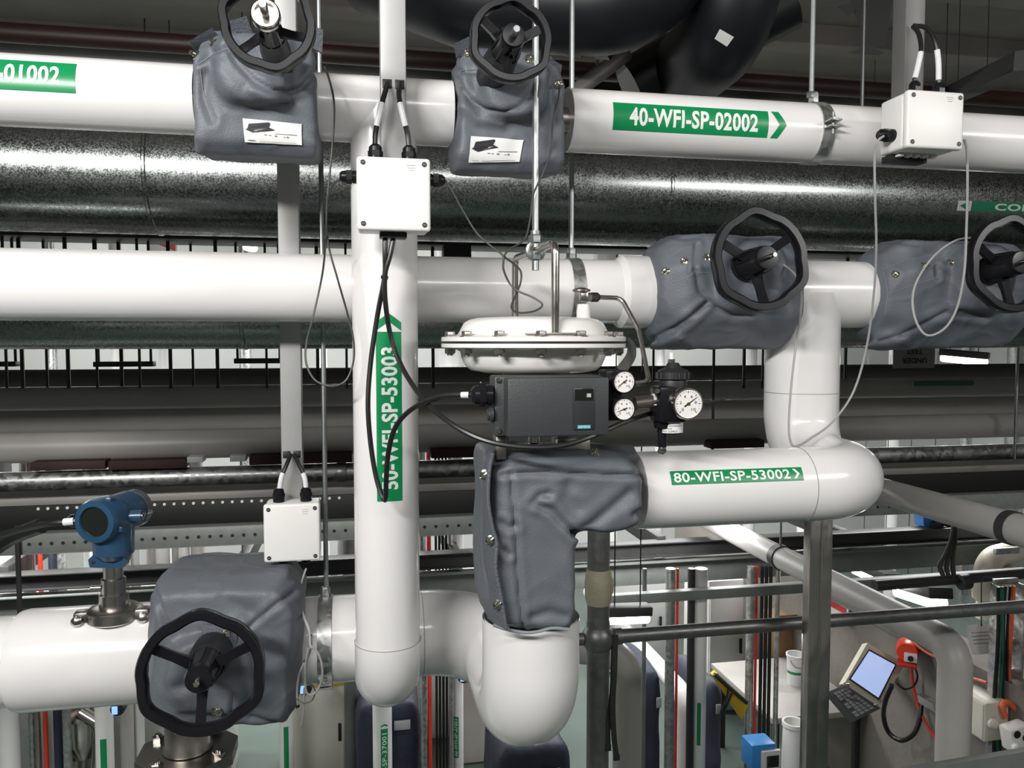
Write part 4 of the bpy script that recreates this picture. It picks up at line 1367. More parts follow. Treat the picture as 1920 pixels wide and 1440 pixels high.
for k in range(14):
    a = 2 * math.pi * (k + 0.2) / 14
    c = Vector((XC + math.cos(a) * (RIM - 0.012), YA + math.sin(a) * (RIM - 0.012), zrim))
    bo = MB().hexn(c + Vector((0, 0, 0.0105)), (0, 0, 1), 0.0088, 0.0085).build('bolt_head', INOX_D, act)
    MB().lathe(c + Vector((0, 0, 0.0098)), (0, 0, 1), [(0.012, 0), (0.012, 0.0012)], 16).build('washer', INOX_D, bo)
    nu = MB().hexn(c - Vector((0, 0, 0.0095)), (0, 0, -1), 0.0088, 0.0105).build('bolt_nut', INOX_D, act)
    MB().cyl(c - Vector((0, 0, 0.018)), c - Vector((0, 0, 0.023)), 0.005, n=10).build('bolt_end', INOX_D, nu)
# lifting loop with its base plates
fx, bx_ = P(1041, 600, YA - 0.135), P(966, 575, YA + 0.12)
zl = P(1041, 455, YA - 0.135).z
p0 = Vector((fx.x, YA - 0.135, zrim + 0.016))
p1 = Vector((fx.x, YA - 0.135, zl))
p2 = Vector((bx_.x, YA + 0.12, zl))
p3 = Vector((bx_.x, YA + 0.12, zrim + 0.016))
MB().tube(rounded([p0, p1, p2, p3], 0.018, 6), 0.0066, 16).build('lifting_loop', INOX, act)
for p in (p0, p3):
    MB().box((p.x, p.y, zrim + 0.0135), (0.098, 0.026, 0.005), 0.0012).build('loop_foot', INOX_D, act)
# swivel at the end of the hanging rod
hk = P(1004, 470, YA - 0.02)
lp = thing('rod_clevis', 'steel clevis joining the thick rod to the lifting loop', 'clevis', hk)
hk.z = zl
MB().tube([hk + Vector((math.cos(a) * 0.014, 0, math.sin(a) * 0.014)) for a in np.linspace(0, 2 * math.pi, 20)[:-1]], 0.005, 8, closed=True).build('eye', ROD, lp)
MB().cyl(hk + Vector((0, 0, 0.014)), hk + Vector((0, 0, 0.034)), 0.009, n=12).build('socket', ROD, lp)
# air port, elbow fitting and steel tube
ap = P(1094, 590, YA - 0.02)
MB().lathe((ap.x, YA - 0.02, zrim + hd * 0.9), (0, 0, 1), [(0.0125, 0), (0.0125, 0.018), (0.011, 0.03), (0, 0.031)], 24).build('air_port', ENAMEL, act)
fz = P(1094, 557, YA - 0.02).z
MB().box((ap.x, YA - 0.02, fz), (0.014, 0.014, 0.018), 0.002).build('elbow_fitting', INOX, act)
MB().lathe((ap.x - 0.004, YA - 0.02, fz + 0.010), (0, 0, 1), [(0.016, 0), (0.016, 0.003), (0.008, 0.006), (0, 0.007)], 20).build('vent_cap', INOX_D, act)
MB().lathe((ap.x + 0.006, YA - 0.02, fz), (1, 0, 0), [(0.008, 0), (0.008, 0.008)], 6).build('fitting_nut', INOX_D, act)
MB().lathe((ap.x + 0.014, YA - 0.02, fz), (1, 0, 0), [(0.0085, 0), (0.0085, 0.012), (0.005, 0.016)], 6).build('fitting_nut', BLACK_D, act)
tp = [(1110, 557, YA - 0.02), (1165, 559, YA - 0.02), (1198, 620, YA - 0.06), (1217, 715, YA - 0.12), (1188, 721, YA - 0.14)]
MB().tube(rounded([P(*p) for p in tp], 0.016, 6), 0.0042, 12).build('air_tube', INOX, act)
# bent indicator strip at the rim's right end
sp = [P(px, py, yy) for px, py, yy in ((1174, 634, 1.36), (1183, 645, 1.35), (1183, 668, 1.33), (1163, 696, 1.31))]
MB().tube(spline(sp, 5), 0.009, sec=[(1, 0.12), (-1, 0.12), (-1, -0.12), (1, -0.12)]).build('bracket_strip', mat('olive_grey_strip', (0.07, 0.07, 0.065), 0.5, var=0.1, scale=20), act)
# yoke and stem between actuator and valve body
MB().lathe((XC, YA, P(1000, 703, YA).z), (0, 0, 1), [(0.055, -0.03), (0.055, 0.012), (0.048, 0.02)], 40).build('neck', mat('bronze_grey_casting', (0.14, 0.12, 0.095), 0.4, 0.7, var=0.15, scale=20), act)
zy0, zy1 = P(1000, 858, YA).z, P(1000, 715, YA).z
for sx, sy in ((-1, 0.0), (1, 0.0)):
    MB().box((XC + sx * 0.055, YA + 0.02, (zy0 + zy1) / 2), (0.022, 0.05, zy1 - zy0), 0.004).build('yoke_leg', INOX_D, act)
MB().cyl((XC - 0.008, YA - 0.04, zy0), (XC - 0.008, YA - 0.04, zy1), 0.011, n=20).build('stem', INOX, act)
MB().lathe((XC - 0.008, YA - 0.04, P(1000, 832, YA).z), (0, 0, 1), [(0.016, -0.012), (0.016, 0.006), (0.011, 0.008)], 24).build('stem_coupling', INOX, act)
MB().lathe((XC, YA - 0.02, zy0 - 0.012), (0, 0, 1), [(0.075, 0), (0.075, 0.012), (0.07, 0.016), (0.03, 0.018)], 40).build('valve_flange', INOX_D, act)
MB().box((XC + 0.06, YA - 0.05, P(1060, 835, YA).z), (0.06, 0.02, 0.034), 0.003).build('clamp_block', INOX_D, act)
lg = P(936, 840, YA - 0.09)
MB().box((P(937, 840, 1.31).x, 1.31, P(937, 838, 1.31).z), (0.018, 0.03, 0.04), 0.003).build('mounting_bracket', INOX_D, act)

# ------------------------------------------------------------------ positioner
YP = 1.225
a, b = P(952, 709, YP), P(1142, 816, YP)
pos = thing('valve_positioner', 'charcoal box shaped valve positioner with teal badge, below the actuator', 'positioner', ((a.x + b.x) / 2, YP + 0.04, b.z))
a0 = P(925, 704, YP + 0.03)
MB().box(((a0.x + b.x) / 2, YP + 0.058, (a.z + b.z) / 2 + 0.0), (b.x - a0.x - 0.004, 0.05, (a.z - b.z) + 0.004), 0.004, seg=2).build('base', GREYBOX, pos)
fr = [Vector((x, y, z)) for (x, y, z) in ((a.x, YP, a.z - 0.003), (b.x, YP, a.z - 0.003), (b.x, YP, b.z + 0.002), (a.x, YP, b.z + 0.002))]
w_, h_ = b.x - a.x, a.z - b.z
lid = MB()
lid.box(((a.x + b.x) / 2, YP + 0.02, (a.z + b.z) / 2), (w_, 0.04, h_), 0.0035, seg=2)
cov = lid.build('lid', GREYBOX, pos)
# recessed window column
wx0, wx1 = P(1075, 730, YP).x, P(1114, 730, YP).x
wz1, wz0 = P(1090, 727, YP).z, P(1090, 806, YP).z
MB().box(((wx0 + wx1) / 2, YP - 0.0008, (wz0 + wz1) / 2), (wx1 - wx0, 0.003, wz1 - wz0), 0.0012).build('window_panel', GREYBOX2, cov)
gz1, gz0 = P(1090, 729, YP).z, P(1090, 751, YP).z
MB().box(((wx0 + wx1) / 2, YP - 0.0026, (gz0 + gz1) / 2), ((wx1 - wx0) * 0.9, 0.0012, gz1 - gz0), 0.0005).build('display_window', GLASS_D, cov)
MB().box((P(1103, 741, YP).x, YP - 0.0036, P(1103, 741, YP).z), (0.007, 0.0006, 0.006)).build('display_digit', mat('lcd_grey', (0.42, 0.45, 0.42), 0.4, var=0.3, scale=200), cov)
bz = P(1094, 800, YP).z
bd = MB().box((P(1094, 800, YP).x, YP - 0.0028, bz), (0.0215, 0.0012, 0.0058)).build('badge', TEAL, cov)
bx0 = P(1094, 800, YP).x
flat_text(bd, 'SIEMENS', (bx0 - 0.0098, YP - 0.0036, bz + 0.0018), (0.0196, 0, 0), (0, 0, -0.0036), LETTER, 0.0)
for py in (713, 808):
    c = P(935, py, YP + 0.03)
    MB().lathe((c.x, YP + 0.034, c.z), (0, -1, 0), [(0.0042, 0), (0.0042, 0.004), (0.003, 0.0055), (0, 0.0056)], 14).build('screw', CHROME, pos)
gc = P(922, 741, 1.262)
gland(pos, gc, (-1, 0, 0), 0.0165, 0.034)
bp_ = P(924, 777, 1.262)
MB().lathe(bp_, (-1, 0, 0), [(0.012, 0), (0.012, 0.004), (0.0095, 0.005), (0.0095, 0.009), (0, 0.009)], 12).build('blind_plug', GREYBOX, pos)


def gauge(t, c, r, depth, axis=(0, -1, 0), needle=2.5, bez=BLACK, name='gauge', red=True):
    c, ax = Vector(c), Vector(axis).normalized()
    g = MB().lathe(c, ax, [(r * 0.9, -depth), (r, -depth * 0.9), (r, 0), (r * 0.97, 0.0022), (r * 0.9, 0.0024), (r * 0.88, 0.0)], 36).build(name, bez, t)
    MB().lathe(c, ax, [(0, 0.0006), (r * 0.89, 0.0006)], 36).build('dial', DIAL, g)
    u = Vector((1, 0, 0))
    u = (u - ax * u.dot(ax)).normalized()
    v = Vector((0, 0, 1))
    v = (v - ax * v.dot(ax) - u * v.dot(u)).normalized()
    for k in range(25):
        a_ = math.radians(225 - k * 270 / 24)
        d = u * math.cos(a_) + v * math.sin(a_)
        q = d.cross(ax).normalized()
        l0 = r * (0.66 if k % 4 == 0 else 0.72)
        wq = r * (0.022 if k % 4 == 0 else 0.012)
        p, e = c + ax * 0.001 + d * l0, c + ax * 0.001 + d * r * 0.8
        MB().add([p - q * wq, p + q * wq, e + q * wq, e - q * wq], [(0, 1, 2, 3)]).build('tick', RED if red and k % 4 else INK, g, smooth=0)
    for k, s in enumerate(('0', '2', '4', '6', '8', '10')):
        a_ = math.radians(225 - k * 54)
        d = u * math.cos(a_) + v * math.sin(a_)
        o = c + ax * 0.001 + d * r * 0.5
        flat_text(g, s, o - u * r * 0.07 * len(s) + v * r * 0.09, u * r * 0.14 * len(s), -v * r * 0.18, INK, 0.0)
    d = u * math.cos(needle) + v * math.sin(needle)
    q = d.cross(ax).normalized()
    n0, n1 = c + ax * 0.0016 - d * r * 0.3, c + ax * 0.0016 + d * r * 0.7
    MB().hull([n0 - q * r * 0.05, n0 + q * r * 0.05, n1 - q * r * 0.015, n1 + q * r * 0.015, c + ax * 0.0024, c + ax * 0.0012 + q * r * 0.03]).build('needle', INK, g)
    MB().lathe(c + ax * 0.0016, ax, [(r * 0.10, 0), (r * 0.10, 0.0012), (0, 0.0014)], 14).build('needle_hub', mat('brass', (0.5, 0.32, 0.10), 0.3, 1.0, var=0.05, scale=50), g)
    return g


gb_ = P(1153, 742, 1.245)
MB().box((P(1152, 742, 1.25).x, 1.275, gb_.z), (0.028, 0.05, 0.083), 0.004).build('gauge_block', BLACK, pos)
gauge(pos, P(1170, 716, 1.232), 0.0192, 0.026, needle=math.radians(215))
gauge(pos, P(1170, 767, 1.232), 0.0192, 0.026, needle=math.radians(200))

# ------------------------------------------------------------------ air filter regulator
YR = 1.27
RX = P(1250, 750, YR).x
reg = thing('filter_regulator', 'black air filter regulator with round gauge, right of the positioner', 'regulator', P(1250, 850, YR))
zz_ = lambda py: P(1250, py, YR).z
MB().box((P(1252, 757, YR).x, YR, zz_(757)), (0.048, 0.05, zz_(724) - zz_(792)), 0.006).build('body', BLACK, reg)
xk = P(1262, 700, YR).x
MB().lathe((xk, YR, zz_(727)), (0, 0, 1), [(0.023, 0), (0.0235, 0.010), (0.022, 0.014), (0.0275, 0.015), (0.0275, 0.026), (0.024, 0.030), (0.014, 0.034), (0.009, 0.042), (0, 0.042)], 32).build('bonnet', BLACK_D, reg)
for k in range(16):
    a_ = k * math.pi / 8
    MB().cyl((xk + 0.0275 * math.cos(a_), YR + 0.0275 * math.sin(a_), zz_(727) + 0.0155), (xk + 0.0275 * math.cos(a_), YR + 0.0275 * math.sin(a_), zz_(727) + 0.0255), 0.0018, n=6).build('grip_rib', BLACK_D, reg)
MB().hexn((xk - 0.003, YR, zz_(680)), (0, 0, 1), 0.0065, 0.006).build('lock_nut', INOX, reg)
MB().cyl((xk - 0.003, YR, zz_(676)), (xk - 0.003, YR, zz_(661)), 0.0042, n=14).build('adjusting_screw', SLEEVE, reg)
gauge(reg, P(1290, 757, 1.225), 0.0265, 0.022, needle=math.radians(35), bez=INOX, red=False)
MB().lathe(P(1290, 757, 1.245), (0, 1, 0), [(0.006, 0), (0.006, 0.03)], 12).build('gauge_stem', INOX_D, reg)
for px, py in ((1232, 733), (1285, 733)):
    c = P(px, py, YR - 0.026)
    MB().lathe(c, (0, -1, 0), [(0.004, 0), (0.004, 0.002), (0, 0.003)], 12).build('screw', CHROME, reg)
MB().lathe((P(1242, 800, YR).x, YR, zz_(791)), (0, 0, -1), [(0.016, 0), (0.014, 0.01), (0.0085, 0.012), (0.0075, 0.042)], 24).build('bowl', BLACK, reg)
MB().lathe((P(1242, 800, YR).x, YR, zz_(838)), (0, 0, -1), [(0.005, -0.004), (0.0065, 0), (0.0065, 0.004), (0.008, 0.005), (0.008, 0.009), (0.004, 0.013), (0, 0.014)], 14).build('drain_valve', INOX, reg)
q0, q1 = P(1242, 785, 1.252), P(1289, 812, 1.252)
cyl_c = Vector(((q0.x + q1.x) / 2, 1.275, 0))
rw = (q1.x - q0.x) / 2
MB().lathe((cyl_c.x, 1.275, q1.z - 0.002), (0, 0, 1), [(rw * 0.97, 0), (rw * 0.97, q0.z - q1.z + 0.006)], 32).build('bowl_guard', BLACK, reg)
pl_ = MB().grid([[(cyl_c.x + rw * math.sin(a_), 1.275 - rw * math.cos(a_), z) for a_ in np.linspace(-1.25, 1.25, 12)] for z in (q0.z, q1.z)]).build('rating_plate', PAPER, reg)
for k, (tx, wd) in enumerate(((None, 0.9), ('CE', 0.22), (None, 0.85), ('OUTPUT', 0.4), ('MAX SUPPLY', 0.6))):
    zt0 = q0.z - 0.002 - 0.0046 * k
    cy = lambda u, z: (cyl_c.x + (rw + 0.0005) * math.sin(-1.0 + 2.0 * wd * u), 1.275 - (rw + 0.0005) * math.cos(-1.0 + 2.0 * wd * u), z)
    if tx:
        vs, fs = text_geo(tx, 0.0)
        MB().add([cy(v.x, zt0 - 0.0032 * (1 - v.y)) for v in vs], fs).build('lettering', INK, pl_)
    else:
        MB().grid([[cy(u, z) for u in np.linspace(0, 1, 9)] for z in (zt0 - 0.0008, zt0 - 0.0022)]).build('print_line', INK_G, pl_)
MB().cyl(P(1190, 757, 1.27), P(1232, 752, 1.27), 0.0115, n=20).build('nipple', mat('brass_grey_nipple', (0.20, 0.18, 0.155), 0.35, 0.8, var=0.1, scale=30), reg)
MB().lathe(P(1222, 752, 1.27), (1, 0, 0), [(0.0125, 0), (0.0125, 0.008)], 6).build('nipple_nut', SLEEVE, reg)
cable('short black pilot tube sticking out right of the regulator gauge', [(1300, 762, 1.29), (1320, 756, 1.29), (1340, 752, 1.29), (1356, 748, 1.29), (1358, 744, 1.29)], 0.0022, CABLE, name='pilot_tube')


# ================================================================== BLUE TRANSMITTER ON THE BOTTOM PIPE
YX = YB - 0.03
tx = thing('pressure_transmitter', 'dark blue transmitter with round window, standing on a clamped steel stub', 'transmitter', P(212, 1160, YX))
xt = P(213, 1100, YX).x
zt_ = lambda py: P(213, py, YX).z
kx = mpp(213, 1050, YX) * 1.08
zs = zt_(1160)
MB().lathe((xt, YX, zt_(1168)), (0, 0, 1), [(27 * kx, 0), (27 * kx, 0.02), (24 * kx, 0.024), (24 * kx, zt_(1112) - zt_(1168)), (20 * kx, zt_(1110) - zt_(1168)), (20 * kx, zt_(1084) - zt_(1168)), (16 * kx, zt_(1082) - zt_(1168)), (16 * kx, zt_(1050) - zt_(1168))], 40).build('steel_stub', INOX, tx)
cl = MB().lathe((xt, YX, zt_(1150)), (0, 0, 1), [(40 * kx, -0.014), (44 * kx, -0.010), (44 * kx, 0.010), (40 * kx, 0.014), (26 * kx, 0.016)], 40).build('clamp_ring', INOX_D, tx)
for s in (-1, 1):
    MB().box((xt + s * 48 * kx, YX - 0.01, zt_(1150)), (26 * kx, 0.03, 0.026), 0.006).build('clamp_lug', INOX_D, cl)
    MB().lathe((xt + s * 52 * kx, YX - 0.03, zt_(1152)), (0, -1, 0), [(0.011, 0), (0.011, 0.006), (0.006, 0.010), (0, 0.012)], 12).build('wing_nut', INOX, cl)
MB().lathe((xt - 26 * kx, YX - 0.01, zt_(1098)), (-1, 0, 0), [(0.004, -0.01), (0.004, 0.004), (0.006, 0.005), (0.006, 0.009), (0, 0.010)], 12).build('bleed_screw', INOX, tx)
# flange with ears, neck, housing
zc_ = zt_(1046)
MB().hull([(xt + x * kx, YX + y, zc_ + z) for x, z in ((-32, -0.012), (-34, 0.004), (-26, 0.014), (22, 0.014), (26, 0.0), (22, -0.016), (-18, -0.014)) for y in (-0.022, 0.02)]).build('flange', BLUE_T, tx)
for s in (-26, 6):
    MB().lathe((xt + s * kx, YX - 0.0225, zc_ - 0.002), (0, -1, 0), [(0.004, 0), (0, 0.0005)], 12).build('bolt_hole', BLACK_D, tx)
MB().lathe((xt + 2 * kx, YX, zt_(1036)), (0, 0, 1), [(24 * kx, -0.012), (33 * kx, 0.0), (33 * kx, 0.028), (34 * kx, 0.045), (34 * kx, 0.07)], 36).build('neck', BLUE_T, tx)
hc = P(205, 968, YX)
hx_ = Vector((-0.32, -1, 0)).normalized()
zc2 = hc.z
ho = Vector((hc.x, YX - 0.01, zc2))
hs = MB().lathe(ho + hx_ * -0.06, hx_, [(0, -0.015), (30 * kx, -0.015), (35 * kx, -0.01), (35 * kx, 0.05), (38 * kx, 0.055), (38 * kx, 0.095), (35 * kx, 0.105), (26 * kx, 0.106), (25 * kx, 0.099)], 44).build('housing', BLUE_T, tx)
MB().lathe(ho + hx_ * 0.041, hx_, [(0, 0), (25.5 * kx, 0)], 36).build('display_glass', GLASS_D, hs)
MB().lathe(ho + hx_ * -0.077, -hx_, [(34 * kx, 0), (34 * kx, 0.02), (28 * kx, 0.03), (0, 0.032)], 40).build('rear_cap', mat('clear_grey_cap', (0.10, 0.115, 0.12), 0.15, var=0.1, scale=20, coat=0.5), hs)
for k in range(4):
    a_ = k * math.pi / 2 + 0.4
    u_ = hx_.orthogonal().normalized()
    w2 = hx_.cross(u_)
    p_ = ho + hx_ * 0.02 + (u_ * math.cos(a_) + w2 * math.sin(a_)) * 37 * kx
    MB().box(p_, (0.012, 0.02, 0.012), 0.003).build('cap_rib', BLUE_T, hs)
MB().cyl(ho + Vector((0.03, 0, -0.0)), ho + Vector((0.066, 0.0, 0.0)), 0.013, n=20).build('conduit_port', BLUE_T, tx)
MB().lathe(ho + Vector((0.064, 0, 0)), (1, 0, 0), [(0.008, 0), (0.008, 0.004), (0, 0.005)], 12).build('port_plug', INOX, tx)
gland(tx, ho + Vector((-0.036, 0, -0.004)), (-1, 0, -0.03), 0.014, 0.04)
MB().box((P(204, 1001, 1.70).x - 0.001, (ho + hx_ * 0.0415).y - 0.001, zc2 - 0.018), (0.014, 0.0008, 0.003)).build('display_text', INK_G, hs)
cable('black cable with white sleeve leaving the blue transmitter to the left', [(152, 976, 1.74), (120, 979, 1.74), (90, 982, 1.75), (50, 990, 1.78), (10, 1000, 1.82), (-60, 1015, 1.9)], 0.0065, CABLE, sleeves=[(0.10, 0.22)])
cable('thick dark hose hanging at the far left behind the blue transmitter', [(80, 985, 1.95), (60, 992, 1.98), (20, 1010, 2.05), (-40, 1050, 2.1)], 0.018, CABLE, name='hose')

# ================================================================== STAINLESS FLANGE UNDER THE BOXY COVER
YL = 1.70
fl_ = thing('flanged_connection', 'stainless bolted square flange below the boxy cover, cut by the bottom edge', 'flange', P(352, 1500, YL))
kl = mpp(352, 1410, YL)
xf = P(352, 1400, YL).x
zf = lambda py: P(352, py, YL).z
MB().lathe((xf, YL, zf(1402)), (0, 0, 1), [(44 * kl, 0), (44 * kl, 0.004), (40 * kl, 0.012), (40 * kl, zf(1340) - zf(1402))], 40).build('neck', INOX_D, fl_)
pts = []
R0 = 92 * kl
for k in range(8):
    a_ = k * math.pi / 4 + math.pi / 8
    pts.append((xf + math.cos(a_) * R0, YL + math.sin(a_) * R0))
fm = MB()
fm.hull([(x, y, zf(z)) for x, y in pts for z in (1404, 1424)])
fm.build('bonnet_flange', INOX_D, fl_)
MB().lathe((xf, YL, zf(1424)), (0, 0, -1), [(72 * kl, 0), (76 * kl, 0.03), (70 * kl, 0.12), (0, 0.13)], 40).build('body', INOX_D, fl_)
for k in range(4):
    a_ = k * math.pi / 2 + math.pi / 4 + 0.2
    c = Vector((xf + math.cos(a_) * 74 * kl, YL + math.sin(a_) * 74 * kl, zf(1404)))
    bb = MB().hexn(c, (0, 0, 1), 0.013, 0.011).build('bolt', INOX, fl_)
    MB().cyl(c + Vector((0, 0, 0.01)), c + Vector((0, 0, 0.016)), 0.006, n=12).build('bolt_end', INOX, bb)


# ================================================================== OVERHEAD, IN SHADE
t = thing('black_lagged_pipe', 'fat black foam lagged pipe overhead with rubber collars, top centre', 'pipe', P(1000, 60, 2.3))
MB().tube(rounded([P(700, -60, 2.75), P(880, 0, 2.5), P(1180, 10, 2.3), P(1330, -160, 2.3)], 0.2, 10), 0.145, 40).build('lagging', FOAM, t)
for f, r_ in ((0.62, 0.152), (0.80, 0.158)):
    a, b = P(880 + 300 * f, 0 + 10 * f, 2.42), P(880 + 300 * f + 30, 10 * f, 2.40)
    MB().cyl(a, b, r_, n=40).build('collar', FOAM, t)
el = thing('black_lagged_pipe', 'black foam lagged elbow overhead carrying a small white sticker', 'pipe', P(1375, 130, 2.3))
e_path = rounded([P(1400, -260, 2.3), P(1375, 50, 2.3), P(1375, 50, 2.3) + Vector((0.05, 0.9, 0))], 0.16, 12)
sh = MB().tube(e_path, 0.135, 40).build('lagging', FOAM, el)
MB().cyl(P(1398, -40, 2.3), P(1394, -8, 2.3), 0.145, n=40).build('collar', FOAM, el)
be = bvh_of(sh)
decal(be, [(1350, 54), (1376, 69), (1363, 87), (1340, 72)], 3, 3, 0.002).build('sticker', PAPER, el)
t = thing('black_lagged_pipe', 'slanting dark lagged branch behind the centre black pipe', 'pipe', P(1200, 160, 2.75))
MB().tube([P(1180, 165, 2.75), P(1330, 80, 2.7), P(1480, 0, 2.6)], 0.10, 28).build('lagging', FOAM, t)
MB().tube([P(1040, 200, 2.6), P(1175, 100, 2.62)], 0.026, 16).build('stub_pipe', mat('dim_grey_pipe', (0.16, 0.15, 0.14), 0.5, var=0.1, scale=8), None, 'thin grey slanting pipe stub under the black lagging', 'pipe')
xrun('sprinkler_pipe', 'dark red primed pipe running under the ceiling', 'pipe', 3.6, 300, 62, 98, BROWN, n=20)
xrun('sprinkler_pipe', 'nearly black pipe beside the dark red one under the ceiling', 'pipe', 3.3, 300, 100, 140, STEELD, n=20)
# dark hanging bracket
hb = thing('hanger_bracket', 'dark angular steel bracket hanging from the ceiling, upper right', 'bracket', P(1625, 95, 2.7))
MB().hull([P(px, py, y) for px, py in ((1580, -40), (1680, -40), (1660, 85), (1628, 90), (1608, 25), (1600, 20)) for y in (2.68, 2.76)]).build('gusset', STEELD, hb)
MB().hull([P(px, py, y) for px, py in ((1570, 12), (1600, 5), (1605, 18), (1590, 30)) for y in (2.66, 2.78)]).build('ear', STEELD, hb)
MB().hull([P(px, py, y) for px, py in ((1590, 100), (1625, 86), (1655, 98), (1650, 104)) for y in (2.64, 2.8)]).build('foot_plate', STEELD, hb)
# cable ladder receding at upper right
a, b = P(1930, 112, 2.6), P(1760, 190, 3.9)
MB().tube([a, b], 0.05, sec=[(1, 0.7), (-1, 0.7), (-1, -0.7), (1, -0.7)]).build('cable_ladder', STEELD, None, 'dark cable ladder receding at upper right above the junction box', 'cable ladder')

# ================================================================== FAR BRIGHT SLOT: hanging rods, far pipes, lamps
def zpipe(name, label, cat, px, py, w, Y, m, z0=0.0, z1=2.9, n=14, group=None, parent=None):
    c = P(px, py, Y)
    r = w / 2 * mpp(px, py, Y)
    return MB().cyl((c.x, Y, z0), (c.x, Y, z1), r, n=n).build(name, m, parent, label, cat, group)


random.seed(5)
ORD = 'first second third fourth fifth sixth seventh eighth ninth tenth eleventh twelfth thirteenth fourteenth fifteenth sixteenth seventeenth eighteenth'.split()
for k, px in enumerate((12, 42, 88, 128, 182, 228, 262, 320, 362, 408, 500, 596, 650, 812, 1225, 1395, 1430, 1585)):
    c = P(px, 690, 3.08 + (k % 3) * 0.06)
    MB().cyl((c.x, c.y, P(px, 728, c.y).z), (c.x, c.y, P(px, 436, c.y).z), 0.005 + 0.002 * (k % 2), n=6).build('hanger_rod', STEELD, None, f'thin dark hanger rod in the bright slot behind the rack, {ORD[k]} from the left', 'rod', 'dark rods in the bright slot')
for k in range(16):
    px = -60 + k * 132 + random.uniform(-30, 30)
    w = random.choice((16, 22, 34, 48))
    c = P(px, 670, 7.6 + (k % 4) * 0.3)
    MB().cyl((c.x, c.y, 0), (c.x, c.y, 5.2), w / 2 * mpp(px, 670, c.y), n=14).build('riser_pipe', random.choice((WHITE_FAR, GALV2, WHITE_FAR)), None, f'far riser pipe seen through the bright slot, {ORD[k]} from the left', 'pipe', 'far risers in the bright slot')
for px0, px1, py, lb_ in ((178, 290, 682, 'dark flat bracket bar hung in the bright slot at left'), (440, 530, 676, 'dark flat bracket bar hung in the bright slot beside the grey post'), (-40, 34, 682, 'dark flat bracket bar at the left edge of the bright slot')):
    a, b = P(px0, py - 4, 3.15), P(px1, py + 5, 3.15)
    t = thing('bracket_bar', lb_, 'bracket', ((a.x + b.x) / 2, 3.15, b.z))
    MB().box(((a.x + b.x) / 2, 3.15, (a.z + b.z) / 2), (b.x - a.x, 0.05, a.z - b.z), 0.002).build('bar', STEELD, t)
    for f in (0.06, 0.94):
        x = a.x + (b.x - a.x) * f
        MB().cyl((x, 3.15, a.z), (x, 3.15, P(px0, 438, 3.15).z), 0.005, n=6).build('drop_rod', STEELD, t)
a, b = P(832, 440, 3.06), P(884, 486, 3.06)
MB().box(((a.x + b.x) / 2, 3.10, (a.z + b.z) / 2), (b.x - a.x, 0.08, a.z - b.z), 0.004).build('pipe_support', STEELD, None, 'black block support under the galvanised duct, right of the vertical pipe', 'support')
# dark soffit beam just under the duct, closing the upper slot
m_, *_ = xbar(3.05, 300, 432, 447, -900, 2700, 0.2, 0.004)
m_.build('duct_support_beam', STEELD, None, 'long dark beam close under the galvanised duct', 'beam')
# red and white banner far away
c0, c1 = P(275, 452, 6.5), P(332, 464, 6.5)
ban = thing('hazard_sign', 'red and white sign far off, just above the middle pipe', 'sign', ((c0.x + c1.x) / 2, 6.5, c1.z))
MB().box(((c0.x + c1.x) / 2, 6.5, (c0.z + c1.z) / 2), (c1.x - c0.x, 0.02, 0.12), 0.002).build('board', SLEEVE, ban)
MB().hull([(c0.x + 0.02, 6.488, c0.z), (c1.x - 0.01, 6.488, c0.z), (c1.x - 0.01, 6.488, c1.z - 0.03), (c0.x + 0.16, 6.488, c0.z - 0.03), (c0.x + 0.02, 6.484, c0.z)]).build('red_field', RED, ban)
for q in (0.1, 0.9):
    MB().cyl((c0.x + (c1.x - c0.x) * q, 6.5, c0.z), (c0.x + (c1.x - c0.x) * q, 6.5, 5.4), 0.005, n=6).build('hanging_wire', STEELD, ban)


def lamp(label, a, b, w, name='batten_lamp', es=TUBE_ON):
    """fluorescent batten from a to b, diffuser below the body"""
    a, b = Vector(a), Vector(b)
    d = (b - a)
    L = d.length
    rot = d.to_track_quat('X', 'Z').to_matrix()
    c = (a + b) / 2
    t = thing(name, label, 'lamp', c)
    MB().box(c + Vector((0, 0, w * 0.32)), (L * 1.06, w, w * 0.5), w * 0.08, rot).build('body', STEELD, t)
    for f in (0.2, 0.8):
        p = a.lerp(b, f)
        zr2 = 5.25 if abs((p.y - 2.6 + 0.525) % 1.05 - 0.525) < 0.12 else 5.4
        MB().cyl((p.x, p.y, p.z + w * 0.4), (p.x, p.y, zr2), 0.003, n=6).build('suspension_wire', STEELD, t)
    MB().box(c - Vector((0, 0, w * 0.12)), (L, w * 0.8, w * 0.5), w * 0.2, rot, seg=3).build('diffuser', es, t)
    return t


lamp('lit fluorescent batten just right of the tape wrapped post', P(1136, 1156, 3.4), P(1216, 1153, 3.4), 0.085)
lamp('lit slanting batten at lower right, upper of two', P(1606, 1064, 6.2), P(1674, 1094, 5.4), 0.14)
lamp('lit slanting batten at lower right, lower of two', P(1688, 1104, 5.6), P(1762, 1126, 4.9), 0.17)
lamp('bright lit batten far right in the slot below the last cover', P(1764, 668, 4.6), P(1852, 676, 4.4), 0.09)
lamp('small lit lamp far off above the middle pipe', P(456, 459, 6.0), P(482, 463, 6.0), 0.10)
